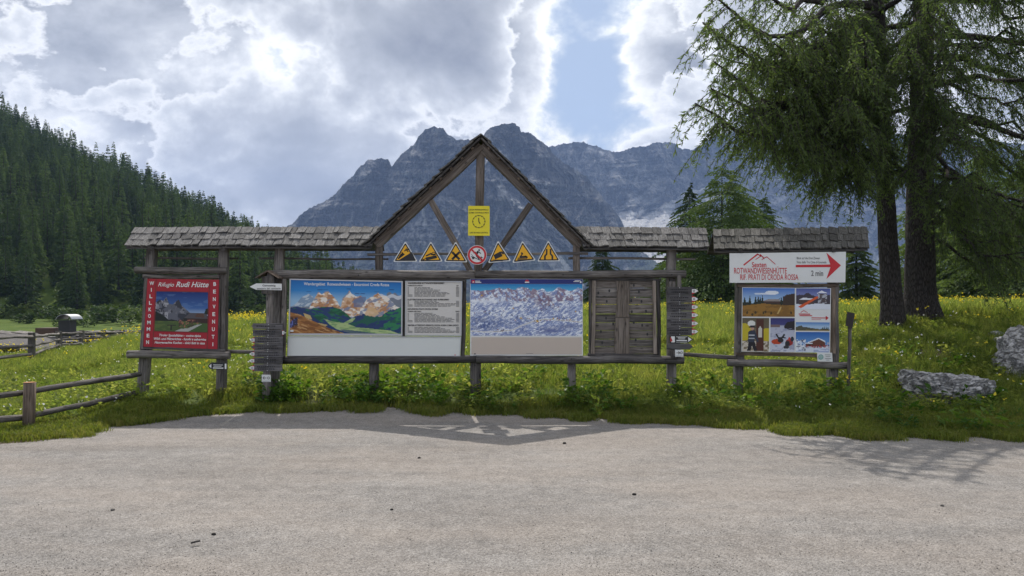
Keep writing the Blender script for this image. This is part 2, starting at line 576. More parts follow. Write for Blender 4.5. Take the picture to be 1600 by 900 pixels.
def bark_mat():
    m, t, bs, out = pmat('larch_bark')
    co = t.n('ShaderNodeTexCoord').outputs['Object']
    v = t.scale(co, (1, 1, 0.22))
    vo = t.n('ShaderNodeTexVoronoi', feature='DISTANCE_TO_EDGE')
    t.l(t.vmath('ADD', v, t.scale(t.noise(v, 6, 3, 0.5, out=1), (0.06, 0.06, 0.06))), vo.inputs['Vector'])
    vo.inputs['Scale'].default_value = 30
    n1 = t.noise(v, 30, 8, 0.75)
    edge = t.ramp(vo.outputs['Distance'], [(0.0, 0.35), (0.22, 1.0)])
    c = t.ramp(t.math('MULTIPLY', edge, n1), [(0.05, (0.022, 0.019, 0.018)), (0.35, (0.062, 0.054, 0.05)), (0.7, (0.12, 0.108, 0.10))])
    t.l(c, bs.inputs['Base Color'])
    bs.inputs['Roughness'].default_value = 0.9
    bs.inputs['Specular IOR Level'].default_value = 0.15
    bump(t, bs, t.math('ADD', edge, t.math('MULTIPLY', n1, 0.5)), 0.9, 0.04)
    return m
BARK = bark_mat()

def ground_mat():
    m, t, bs, out = pmat('meadow_soil')
    pos = t.n('ShaderNodeNewGeometry').outputs['Position']
    n1 = t.noise(pos, 0.35, 5, 0.6)
    n2 = t.noise(pos, 7.0, 5, 0.7)
    f = t.math('ADD', t.math('MULTIPLY', n1, 0.5), t.math('MULTIPLY', n2, 0.5))
    c = t.ramp(f, [(0.36, (0.035, 0.060, 0.012)), (0.5, (0.075, 0.115, 0.020)), (0.66, (0.12, 0.14, 0.035))])
    bare = t.n('ShaderNodeAttribute', attribute_name='bare').outputs['Fac']
    soil = t.ramp(t.noise(pos, 12, 5, 0.7), [(0.35, (0.09, 0.07, 0.05)), (0.65, (0.19, 0.155, 0.115))])
    c = t.mix(bare, c, soil)
    t.l(c, bs.inputs['Base Color'])
    bs.inputs['Roughness'].default_value = 0.95
    bs.inputs['Specular IOR Level'].default_value = 0.1
    bump(t, bs, n2, 0.8, 0.08)
    return m
SOIL = ground_mat()

def gravel_mat():
    m, t, bs, out = pmat('gravel')
    pos = t.n('ShaderNodeNewGeometry').outputs['Position']
    big = t.noise(t.scale(pos, (0.35, 0.8, 1)), 1.0, 5, 0.6)
    mid = t.noise(pos, 6.0, 5, 0.65)
    vo = t.n('ShaderNodeTexVoronoi')
    t.l(pos, vo.inputs['Vector'])
    vo.inputs['Scale'].default_value = 95
    vo2 = t.n('ShaderNodeTexVoronoi')
    t.l(pos, vo2.inputs['Vector'])
    vo2.inputs['Scale'].default_value = 230
    sp = t.n('ShaderNodeSeparateColor')
    t.l(vo.outputs['Color'], sp.inputs[0])
    sp2 = t.n('ShaderNodeSeparateColor')
    t.l(vo2.outputs['Color'], sp2.inputs[0])
    f = t.math('ADD', t.math('MULTIPLY', sp.outputs[0], 0.32), t.math('MULTIPLY', sp2.outputs[0], 0.26))
    f = t.math('ADD', f, t.math('MULTIPLY', mid, 0.40))
    drift = t.noise(t.scale(pos, (0.55, 1.0, 1)), 0.9, 6, 0.62, dist=0.5)
    f = t.math('ADD', f, t.math('MULTIPLY', t.math('SUBTRACT', drift, 0.5), 0.30))
    tracks = t.noise(t.scale(pos, (0.10, 1.6, 1)), 1.3, 4, 0.6)
    f = t.math('ADD', f, t.math('MULTIPLY', t.math('SUBTRACT', tracks, 0.5), 0.20))
    c = t.ramp(f, [(0.22, (0.100, 0.094, 0.088)), (0.5, (0.208, 0.194, 0.180)), (0.78, (0.355, 0.335, 0.313))])
    c2 = t.ramp(f, [(0.22, (0.13, 0.116, 0.103)), (0.5, (0.242, 0.217, 0.194)), (0.78, (0.37, 0.338, 0.306))])
    c = t.mix(t.ramp(big, [(0.40, 0.0), (0.60, 1.0)]), c, c2)
    t.l(c, bs.inputs['Base Color'])
    bs.inputs['Roughness'].default_value = 0.9
    bs.inputs['Specular IOR Level'].default_value = 0.2
    hh = t.math('ADD', t.math('MULTIPLY', t.math('SUBTRACT', 1.0, vo.outputs['Distance']), 0.6), t.math('MULTIPLY', mid, 0.5))
    bump(t, bs, hh, 0.55, 0.012)
    return m
GRAVEL = gravel_mat()

def stone_mat(name, dark, mid, light, sc=1.0):
    m, t, bs, out = pmat(name)
    co = t.n('ShaderNodeTexCoord').outputs['Object']
    n1 = t.noise(co, 5 * sc, 8, 0.7)
    n2 = t.noise(t.scale(co, (1, 1, 2.5)), 16 * sc, 6, 0.7, dist=0.6)
    cr = t.ramp(t.noise(t.scale(co, (1, 1, 1.6)), 4.5 * sc, 8, 0.68, dist=0.9), [(0.45, 0.0), (0.50, 1.0), (0.54, 0.0)])
    f = t.math('ADD', t.math('MULTIPLY', n1, 0.55), t.math('MULTIPLY', n2, 0.45))
    c = t.ramp(f, [(0.36, dark), (0.52, mid), (0.66, light)])
    c = t.mix(t.math('MULTIPLY', cr, 0.55), c, tuple(x * 0.4 for x in dark))
    t.l(c, bs.inputs['Base Color'])
    bs.inputs['Roughness'].default_value = 0.9
    bs.inputs['Specular IOR Level'].default_value = 0.2
    bump(t, bs, t.math('SUBTRACT', f, t.math('MULTIPLY', cr, 0.5)), 1.0, 0.06)
    return m
STONE = stone_mat('limestone', (0.27, 0.262, 0.255), (0.48, 0.47, 0.462), (0.66, 0.65, 0.645))
PEBBLE = stone_mat('pebble_stone', (0.16, 0.15, 0.14), (0.30, 0.28, 0.262), (0.47, 0.45, 0.43), 6)
DARKSTONE = stone_mat('dark_pebble_stone', (0.03, 0.028, 0.027), (0.07, 0.065, 0.06), (0.12, 0.11, 0.105), 6)

def rock_mat():
    m, t, bs, out = pmat('mountain_rock')
    pos = t.n('ShaderNodeNewGeometry').outputs['Position']
    n1 = t.noise(t.scale(pos, (1, 0.6, 0.28)), 0.016, 10, 0.70, dist=0.8)
    n2 = t.noise(t.scale(pos, (0.4, 0.4, 1.0)), 0.03, 7, 0.65, dist=0.6)
    n3 = t.noise(pos, 0.09, 6, 0.7)
    f = t.math('ADD', t.math('MULTIPLY', n1, 0.52), t.math('ADD', t.math('MULTIPLY', n2, 0.16), t.math('MULTIPLY', n3, 0.32)))
    c = t.ramp(f, [(0.36, (0.010, 0.011, 0.013)), (0.485, (0.045, 0.046, 0.049)), (0.58, (0.26, 0.257, 0.26))])
    veg = t.n('ShaderNodeAttribute', attribute_name='veg').outputs['Fac']
    pale = t.n('ShaderNodeAttribute', attribute_name='pale').outputs['Fac']
    c = t.mix(veg, c, t.ramp(n3, [(0.4, (0.035, 0.05, 0.03)), (0.6, (0.085, 0.105, 0.055))]))
    c = t.mix(pale, c, t.ramp(n3, [(0.38, (0.44, 0.43, 0.42)), (0.62, (0.66, 0.66, 0.66))]))
    t.l(c, bs.inputs['Base Color'])
    bs.inputs['Roughness'].default_value = 0.95
    bs.inputs['Specular IOR Level'].default_value = 0.1
    bump(t, bs, f, 1.0, 30.0)
    return m
ROCK = rock_mat()
# ------------------------------------------------------------------ terrain
def interp_profile(cols, px, Yv):
    """cols: list of (px, [(Y, z), ...]); bilinear in px with smooth profile in Y"""
    px = np.asarray(px, float)
    Yv = np.asarray(Yv, float)
    xs = np.array([c[0] for c in cols], float)
    zs = np.stack([np.interp(Yv, [p[0] for p in c[1]], [p[1] for p in c[1]]) for c in cols])
    i = np.clip(np.searchsorted(xs, px) - 1, 0, len(xs) - 2)
    t = np.clip((px - xs[i]) / (xs[i + 1] - xs[i]), 0, 1)
    t = t * t * (3 - 2 * t)
    a = np.take_along_axis(zs, i[None, ...], 0)[0]
    b = np.take_along_axis(zs, (i + 1)[None, ...], 0)[0]
    return a + (b - a) * t

FAR_L = [(40, -0.9), (70, -1.6), (110, -1.0), (150, -0.3), (180, 0.5)]
FAR_M = [(62, 0.8), (110, -2.5), (180, -7), (320, -14)]
TERR = [
    (-900, [(6, 0), (9, 0.02), (14, 0.1), (20, 0.2), (26, 0.2)] + FAR_L),
    (0,    [(6, 0), (9, 0.0), (11, 0.02), (15, 0.0), (19, 0.0), (22, 0.0), (26, -0.2)] + FAR_L),
    (110,  [(6, 0), (10, 0.0), (15, 0.03), (20, 0.10), (24, 0.16), (28, 0.04)] + FAR_L),
    (210,  [(6, 0), (11, 0.0), (12.9, 0.24), (16, 0.27), (22, 0.32), (28, 0.42), (33, 0.30)] + FAR_L),
    (380,  [(6, 0), (12, 0.0), (12.6, 0.16), (13.0, 0.27), (16, 0.36), (24, 0.55), (34, 0.80), (38, 0.78), (46, 0.45), (70, -1.6), (110, -1.2), (150, -0.5), (180, 0.3)]),
    (720,  [(6, 0), (12.15, 0.0), (12.6, 0.14), (13.0, 0.27), (16, 0.42), (25, 0.75), (36, 1.16), (45, 1.36)] + FAR_M),
    (1000, [(6, 0), (11.7, 0.0), (12.4, 0.15), (13.0, 0.27), (16, 0.44), (25, 0.80), (36, 1.22), (45, 1.38)] + FAR_M),
    (1200, [(6, 0), (11.0, 0.0), (12.2, 0.12), (13.0, 0.24), (16, 0.42), (22, 0.75), (32, 1.22), (42, 1.40)] + FAR_M),
    (1320, [(6, 0), (10.6, 0.0), (12, 0.10), (13.0, 0.27), (16, 0.80), (20, 1.14), (26, 1.32), (40, 1.46)] + FAR_M),
    (1420, [(6, 0), (10.3, 0.0), (12.6, 0.18), (14.5, 0.66), (16, 1.0), (17.3, 1.24), (20, 1.38), (30, 1.47), (38, 1.50)] + FAR_M),
    (1600, [(6, 0), (10.2, 0.0), (12.5, 0.15), (14.5, 0.68), (16, 1.02), (18, 1.30), (20, 1.38), (27, 1.48), (36, 1.52)] + FAR_M),
    (2500, [(6, 0), (10.2, 0.0), (13, 0.2), (18, 0.9), (27, 1.6), (36, 1.70)] + FAR_M),
]
EDGE_PTS = [(-1200, 720), (-300, 705), (0, 694), (60, 688), (150, 672), (250, 656), (330, 648), (400, 641), (470, 636), (520, 634), (560, 640), (640, 645), (720, 648), (745, 652),
            (800, 647), (880, 648), (960, 655), (1040, 658), (1120, 662), (1200, 668), (1300, 676), (1450, 680), (1600, 684), (2000, 694), (3000, 700)]
_ep = np.array(EDGE_PTS, float)
def edge_Y(px):
    px = np.asarray(px, float)
    e = np.interp(px, _ep[:, 0], H * F / (_ep[:, 1] - HY))
    return np.minimum(e, 12.55) + 0.22 * (fbm(px / 60.0, 3.3, 0, 3, 5) - 0.5)
def gravel_z(x, y):
    x, y = np.asarray(x, float), np.asarray(y, float)
    return 0.022 * (fbm(x * 0.5, y * 0.9, 0, 3, 41) - 0.5) - 0.012 + 0.085 * smooth(11.0, 12.7, y) * np.exp(-((x + 2.8) / 2.6) ** 4)

def terr(x, y):
    x = np.asarray(x, float)
    y = np.asarray(y, float)
    px = np.clip(x / np.maximum(y, 1.0) * F + CX, -900, 2500)
    z = interp_profile(TERR, px, y)
    past = y - edge_Y(px)
    k = smooth(-0.05, 0.55, past)
    z = z * k + gravel_z(x, np.minimum(y, 13.0)) * (1 - k)
    rough = smooth(0, 3, past)
    z = z + rough * (0.10 * (fbm(x * 0.45, y * 0.45, 0, 3, 3) - 0.5) + 0.03 * (fbm(x * 2.1, y * 2.1, 0, 3, 9) - 0.5))
    return z
def tz(x, y):
    return float(terr(np.array([x]), np.array([y]))[0])

def attr(me, name, vals):
    a = me.attributes.new(name, 'FLOAT', 'POINT')
    a.data.foreach_set('value', np.asarray(vals, dtype=np.float32).ravel())

def grid_faces(nr, nc):
    r, c = np.meshgrid(np.arange(nr - 1), np.arange(nc - 1), indexing='ij')
    a = (r * nc + c).ravel()
    return np.stack([a, a + 1, a + nc + 1, a + nc], 1)

# gravel lot: gently uneven sheet reaching well behind the camera
gx = np.concatenate([np.linspace(-90, -16, 12), np.linspace(-15, 15, 91), np.linspace(16, 90, 12)])
gy = np.concatenate([np.linspace(-80, -2, 12), np.linspace(-1, 14.6, 60)])
GX, GY = np.meshgrid(gx, gy)
GZ = gravel_z(GX, GY)
obj('gravel_lot', mesh_of('gravel_lot', np.stack([GX, GY, GZ], -1).reshape(-1, 3), grid_faces(len(gy), len(gx)), GRAVEL, True), kind='structure')

# meadow sheet from the gravel edge over the crest to the foot of the forest
cols = np.concatenate([np.linspace(-2600, -950, 12), np.linspace(-900, -50, 30), np.linspace(-40, 1640, 260), np.linspace(1660, 2500, 24), np.linspace(2600, 4200, 10)])
rows = np.concatenate([np.linspace(0, 1, 60) ** 1.5 * 34, np.linspace(35, 60, 18), np.linspace(64, 330, 22)])
CC, RR = np.meshgrid(cols, rows)
EY = edge_Y(CC)
YY = EY + RR
XX = (CC - CX) / F * YY
ZZ = terr(XX, YY) + 0.012 * smooth(0.0, 0.4, RR) - 0.006 * (1 - smooth(0, 0.25, RR)) + 0.004
me = mesh_of('meadow', np.stack([XX, YY, ZZ], -1).reshape(-1, 3), grid_faces(len(rows), len(cols)), SOIL, True)
bare = np.zeros_like(XX)
for (bx, by, bY, rx, ry) in [(1430, 628, 12.0, 0.55, 0.25), (1500, 640, 11.6, 0.9, 0.3), (1350, 660, 11.2, 0.6, 0.18), (1470, 560, 15.0, 0.7, 0.5)]:
    c = P(bx, by, bY)
    bare = np.maximum(bare, np.exp(-(((XX - c.x) / rx) ** 2 + ((YY - c.y) / ry) ** 2)))
edge_b = np.exp(-RR / 0.32) * 0.95
attr(me, 'bare', np.clip(np.maximum(bare * 1.2, edge_b) * (0.5 + fbm(XX * 2, YY * 2, 0, 3, 77)), 0, 1))
obj('meadow', me, kind='structure')

# valley floor out to the mountains
vx = np.linspace(-6000, 6000, 41)
vy = np.concatenate([np.linspace(-5000, 300, 20), np.linspace(400, 5200, 25)])
VX, VY = np.meshgrid(vx, vy)
VZ = -22.0 + 0 * VX
obj('valley_floor', mesh_of('valley_floor', np.stack([VX, VY, VZ], -1).reshape(-1, 3), grid_faces(len(vy), len(vx)), SOIL, True), kind='structure')

# ------------------------------------------------------------------ mountains
def jag(px, amp, s, seed):
    return amp * (fbm(px / s, 1.7, 0, 6, seed, 0.62) - 0.5)

def mountain(name, ridge, yr_fn, cliff, apron, px0, px1, nc, nr, seed, pale_fn, veg_fn, foot_py=500.0, rib=70.0, scree=None):
    r = np.array(ridge, float)
    px = np.linspace(px0, px1, nc)
    py_r = np.interp(px, r[:, 0], r[:, 1]) + jag(px, 6, 9, seed) + jag(px, 6, 4, seed + 3)
    s = np.linspace(0, 1, nr) ** 1.15
    S, PX = np.meshgrid(s, px, indexing='ij')
    PYR = np.broadcast_to(py_r, S.shape)
    PY = PYR + (foot_py - PYR) * S
    Yr = yr_fn(px)[None, :]
    drop = cliff * smooth(0, 0.55, S) * 0.8 + cliff * 0.4 * S + apron * np.clip((S - 0.35) / 0.65, 0, 1) ** 1.25
    if scree is not None:
        x0, x1, y0, y1, run = scree
        drop = drop + run * np.clip((PY - y0) / (y1 - y0), 0, 1) * smooth(x0 - 14, x0 + 10, PX) * (1 - smooth(x1 - 10, x1 + 30, PX))
    # ribs, gullies and ledges
    U = PX / 38.0
    V = PY / 130.0
    wob = fbm(PX / 90.0, PY / 70.0, 0, 4, seed + 5) * 2.2
    ribs = fbm(U + wob, V, 0.3, 6, seed + 7, 0.55, ridged=True)
    crag = fbm(PX / 15.0 + wob, PY / 22.0, 0.1, 5, seed + 9, 0.6)
    ledge = fbm(PX / 240.0, PY / 9.0 + 0.9 * np.sin(PX / 80.0), 0.7, 4, seed + 12, 0.6)
    steep = 1 - 0.6 * smooth(0.45, 0.9, S)
    dY = (rib * (ribs - 0.5) * 2.6 + rib * 1.6 * (crag - 0.5) + rib * 0.85 * (ledge - 0.5)) * steep * smooth(-0.02, 0.10, S)
    spur = 260 * (fbm(PX / 150.0, 0.5, 0.2, 3, seed + 21) - 0.5) * smooth(0.0, 0.5, S)
    Y = Yr - drop - dY - spur
    X = (PX - CX) / F * Y
    Z = H + (HY - PY) / F * Y
    # back of the ridge
    Xb = np.stack([X[0] * (1 + 0.06 * k) for k in (3, 2, 1)])
    Yb = np.stack([Y[0] * (1 + 0.06 * k) for k in (3, 2, 1)])
    Zb = np.stack([Z[0] * (1 - 0.30 * k) - 20 * k for k in (3, 2, 1)])
    X, Y, Z = [np.concatenate([b, a]) for b, a in ((Xb, X), (Yb, Y), (Zb, Z))]
    me = mesh_of(name, np.stack([X, Y, Z], -1).reshape(-1, 3), grid_faces(nr + 3, nc), ROCK, False)
    pad = lambda a: np.concatenate([np.zeros((3, nc)), a])
    gul = smooth(0.74, 0.84, fbm(PX / 30.0 + wob * 0.6, PY / 90.0, 0.9, 4, seed + 31, 0.5, ridged=True)) * smooth(0.25, 0.5, S) * 0.34
    bands = smooth(0.55, 0.68, fbm(PX / 120.0, PY / 12.0 + 0.8 * np.sin(PX / 60.0), 0.4, 5, seed + 41, 0.6)) * 0.16
    attr(me, 'pale', pad(np.clip(np.maximum(pale_fn(PX, PY, S), gul + bands), 0, 1)))
    attr(me, 'veg', pad(np.clip(veg_fn(PX, PY, S), 0, 1)))
    return obj(name, me, kind='structure')

def streak(PX, PY, pts, wd, seed, amt=1.0):
    """pale gully / scree following a polyline given in picture pixels of the ridge face"""
    o = np.zeros_like(PX)
    jx = 6 * (fbm(PX / 9.0, PY / 9.0, 0, 3, seed) - 0.5)
    for (x0, y0), (x1, y1) in zip(pts[:-1], pts[1:]):
        L2 = (x1 - x0) ** 2 + (y1 - y0) ** 2
        t = np.clip(((PX + jx - x0) * (x1 - x0) + (PY - y0) * (y1 - y0)) / L2, 0, 1)
        dd = np.hypot(PX + jx - x0 - t * (x1 - x0), PY - y0 - t * (y1 - y0))
        o = np.maximum(o, np.exp(-(dd / wd) ** 2))
    return o * amt * smooth(0.3, 0.6, fbm(PX / 5.0, PY / 7.0, 0, 3, seed + 2) + 0.1)

def inpoly(PX, PY, poly):
    ins = np.zeros(PX.shape, bool)
    n = len(poly)
    for i in range(n):
        x0, y0 = poly[i]
        x1, y1 = poly[(i + 1) % n]
        if y0 == y1:
            continue
        c = ((y0 > PY) != (y1 > PY)) & (PX < (x1 - x0) * (PY - y0) / (y1 - y0) + x0)
        ins ^= c
    return ins.astype(float)

RIDGE_A = [(250, 475), (350, 420), (420, 372), (440, 360), (455, 350), (470, 335), (490, 322), (520, 306), (535, 290), (548, 280), (560, 262), (572, 252), (590, 247), (606, 248), (612, 260), (625, 243),
           (640, 230), (648, 225), (655, 212), (665, 202), (680, 198), (692, 201), (700, 210), (712, 217), (730, 219), (752, 216), (760, 205), (770, 198), (785, 194), (805, 193), (812, 199), (814, 207),
           (830, 208), (842, 216), (850, 223), (860, 235), (875, 250), (895, 262), (915, 276), (935, 300), (955, 322), (968, 340), (985, 372), (1005, 395), (1030, 412), (1060, 440), (1120, 474)]
RIDGE_B = [(640, 320), (760, 260), (840, 232), (862, 228), (880, 224), (905, 222), (925, 226), (945, 233), (962, 237), (975, 235), (990, 230), (1010, 228), (1025, 224), (1045, 222), (1058, 227), (1066, 235),
           (1085, 232), (1093, 228), (1100, 221), (1112, 214), (1140, 207), (1165, 206), (1200, 202), (1250, 208), (1300, 197), (1400, 210), (1500, 216), (1600, 226), (1700, 232), (1800, 262), (2000, 300)]
def pale_a(PX, PY, S):
    o = streak(PX, PY, [(784, 286), (792, 300), (780, 292)], 3.0, 3, 0.9)
    o = np.maximum(o, streak(PX, PY, [(655, 318), (666, 342), (660, 366), (650, 392)], 2.6, 5, 0.6))
    o = np.maximum(o, streak(PX, PY, [(704, 342), (716, 362), (722, 380)], 2.2, 6, 0.45))
    o = np.maximum(o, streak(PX, PY, [(800, 312), (815, 326), (835, 348)], 2.4, 7, 0.55))
    o = np.maximum(o, streak(PX, PY, [(640, 350), (662, 380), (655, 410)], 2.4, 8, 0.4))
    o = np.maximum(o, 0.75 * inpoly(PX, PY, [(850, 404), (876, 400), (900, 428), (868, 430)]))
    return o
def pale_b(PX, PY, S):
    jx = 10 * (fbm(PX / 12.0, PY / 12.0, 0, 3, 61) - 0.5)
    n = fbm((PX + 1.6 * PY) / 22.0, (PY - 0.5 * PX) / 60.0, 0, 5, 62)
    o = 0.9 * inpoly(PX + jx, PY + jx, [(966, 332), (1000, 330), (1040, 318), (1080, 296), (1110, 290), (1130, 300), (1090, 340), (1060, 380), (1050, 440), (990, 420)]) * smooth(0.35, 0.6, n + 0.08)
    o = np.maximum(o, 0.95 * inpoly(PX + jx * 0.4, PY + jx * 0.3, [(968, 338), (985, 336), (1012, 352), (1044, 346), (1050, 425), (1000, 418)]))
    o = np.maximum(o, streak(PX, PY, [(918, 232), (930, 236), (942, 240)], 2.6, 31, 0.8))
    o = np.maximum(o, streak(PX, PY, [(958, 272), (975, 284), (1000, 292)], 5, 33, 0.35))
    o = np.maximum(o, streak(PX, PY, [(1120, 330), (1170, 290), (1190, 260)], 6, 35, 0.5))
    o = np.maximum(o, 0.45 * smooth(0.52, 0.66, n) * smooth(270, 330, PY))
    o = np.maximum(o, streak(PX, PY, [(1325, 440), (1345, 400), (1352, 370)], 6, 36, 0.5))
    return o
def veg_a(PX, PY, S):
    return 0.85 * smooth(330, 430, PY + 90 * (fbm(PX / 60.0, PY / 30.0, 0, 5, 71) - 0.5)) * smooth(0.42, 0.58, fbm(PX / 14.0, PY / 18.0, 0, 4, 72))
def veg_b(PX, PY, S):
    return 0.8 * smooth(360, 440, PY + 90 * (fbm(PX / 60.0, PY / 30.0, 0, 5, 81) - 0.5)) * smooth(0.40, 0.56, fbm(PX / 14.0, PY / 18.0, 0, 4, 82))
mountain('mountain', RIDGE_A, lambda p: 2300 + 90 * np.sin(p / 70.0), 150, 250, 250, 1120, 820, 280, 100, pale_a, veg_a)
mountain('mountain', RIDGE_B, lambda p: 3300 + 120 * np.sin(p / 90.0), 200, 360, 640, 2000, 760, 220, 200, pale_b, veg_b, scree=(955, 1062, 330, 410, 380.0))

# ------------------------------------------------------------------ wooded hill on the left
SIL = np.array([(-1500, 60), (-900, 70), (-300, 90), (0, 158), (60, 186), (120, 214), (200, 250), (260, 285), (310, 308), (360, 334), (400, 352), (440, 384), (500, 408), (560, 432), (620, 452), (700, 472), (800, 482)], float)
YRIDGE, YFOOT = 400.0, 142.0
def hill_z(px, Y):
    top = H + (HY - np.interp(px, SIL[:, 0], SIL[:, 1])) / F * YRIDGE - 13.0
    top = np.maximum(top, -6)
    t = np.clip((Y - YFOOT) / (YRIDGE - YFOOT), 0, 1)
    up = -0.8 + (top + 0.8) * (0.75 * t ** 0.8 + 0.25 * t ** 1.3)
    back = np.clip((Y - YRIDGE) / 260.0, 0, 1)
    return up * (1 - back) - 30 * back + 6 * (fbm(px / 70.0, Y / 40.0, 0, 3, 91) - 0.5) * smooth(0, 0.2, t)
hc = np.linspace(-1500, 800, 140)
hr = np.linspace(YFOOT, 660, 60)
HC, HR = np.meshgrid(hc, hr)
HX = (HC - CX) / F * HR
obj('hill', mesh_of('hill', np.stack([HX, HR, hill_z(HC, HR)], -1).reshape(-1, 3), grid_faces(len(hr), len(hc)), SOIL, True), kind='structure')

# ------------------------------------------------------------------ scattering with geometry nodes (only for stuff)
def scatter(name, pts, rot, scl, idx, protos):
    me = bpy.data.meshes.new(name)
    me.from_pydata(np.asarray(pts).tolist(), [], [])
    n = len(pts)
    a = me.attributes.new('rot', 'FLOAT_VECTOR', 'POINT')
    a.data.foreach_set('vector', np.asarray(rot, dtype=np.float32).ravel())
    a = me.attributes.new('scl', 'FLOAT', 'POINT')
    a.data.foreach_set('value', np.asarray(scl, dtype=np.float32).ravel())
    a = me.attributes.new('pick', 'INT', 'POINT')
    a.data.foreach_set('value', np.asarray(idx, dtype=np.int32).ravel())
    pc = bpy.data.collections.new(name + '_pieces')
    for k, pm in enumerate(protos):
        po = bpy.data.objects.new(name + '_piece', pm)
        pc.objects.link(po)
    ng = bpy.data.node_groups.new(name, 'GeometryNodeTree')
    ng.interface.new_socket('Geometry', in_out='INPUT', socket_type='NodeSocketGeometry')
    ng.interface.new_socket('Geometry', in_out='OUTPUT', socket_type='NodeSocketGeometry')
    N, Lk = ng.nodes, ng.links
    gi, go = N.new('NodeGroupInput'), N.new('NodeGroupOutput')
    ci = N.new('GeometryNodeCollectionInfo')
    ci.inputs['Collection'].default_value = pc
    ci.inputs['Separate Children'].default_value = True
    ci.inputs['Reset Children'].default_value = True
    iop = N.new('GeometryNodeInstanceOnPoints')
    iop.inputs['Pick Instance'].default_value = True
    def na(nm, ty):
        x = N.new('GeometryNodeInputNamedAttribute')
        x.data_type = ty
        x.inputs['Name'].default_value = nm
        return x.outputs['Attribute']
    Lk.new(gi.outputs[0], iop.inputs['Points'])
    Lk.new(ci.outputs[0], iop.inputs['Instance'])
    Lk.new(na('pick', 'INT'), iop.inputs['Instance Index'])
    Lk.new(na('rot', 'FLOAT_VECTOR'), iop.inputs['Rotation'])
    Lk.new(na('scl', 'FLOAT'), iop.inputs['Scale'])
    Lk.new(iop.outputs[0], go.inputs[0])
    o = obj(name, me, kind='stuff')
    md = o.modifiers.new('scatter', 'NODES')
    md.node_group = ng
    return o

# ------------------------------------------------------------------ conifers
def sprays(base, dirv, length, width, rng, droop=0.0):
    """narrow diamond faces: base (n,3), unit direction (n,3)"""
    n = len(base)
    rv = rng.normal(size=(n, 3))
    side = np.cross(dirv, rv)
    side /= np.linalg.norm(side, axis=1, keepdims=True) + 1e-9
    length = np.broadcast_to(np.asarray(length, float), (n,))[:, None]
    width = np.broadcast_to(np.asarray(width, float), (n,))[:, None]
    mid = base + dirv * length * 0.45
    tip = base + dirv * length
    tip[:, 2] -= droop * length[:, 0]
    V = np.stack([base, mid + side * width, tip, mid - side * width], 1).reshape(-1, 3)
    Fc = np.arange(n * 4).reshape(-1, 4)
    return V, Fc

def trunk_geo(pts, rad, n=8, seed=0, rough=0.05):
    rs = np.random.default_rng(seed)
    V, Fc = [], []
    for i, (p, r_) in enumerate(zip(pts, rad)):
        for k in range(n):
            a = 2 * math.pi * k / n
            rr = r_ * (1 + rough * rs.uniform(-1, 1))
            V.append((p[0] + rr * math.cos(a), p[1] + rr * math.sin(a), p[2]))
    for i in range(len(pts) - 1):
        for k in range(n):
            k2 = (k + 1) % n
            Fc.append((i * n + k, i * n + k2, (i + 1) * n + k2, (i + 1) * n + k))
    Fc.append(tuple((len(pts) - 1) * n + k for k in range(n)))
    return V, Fc

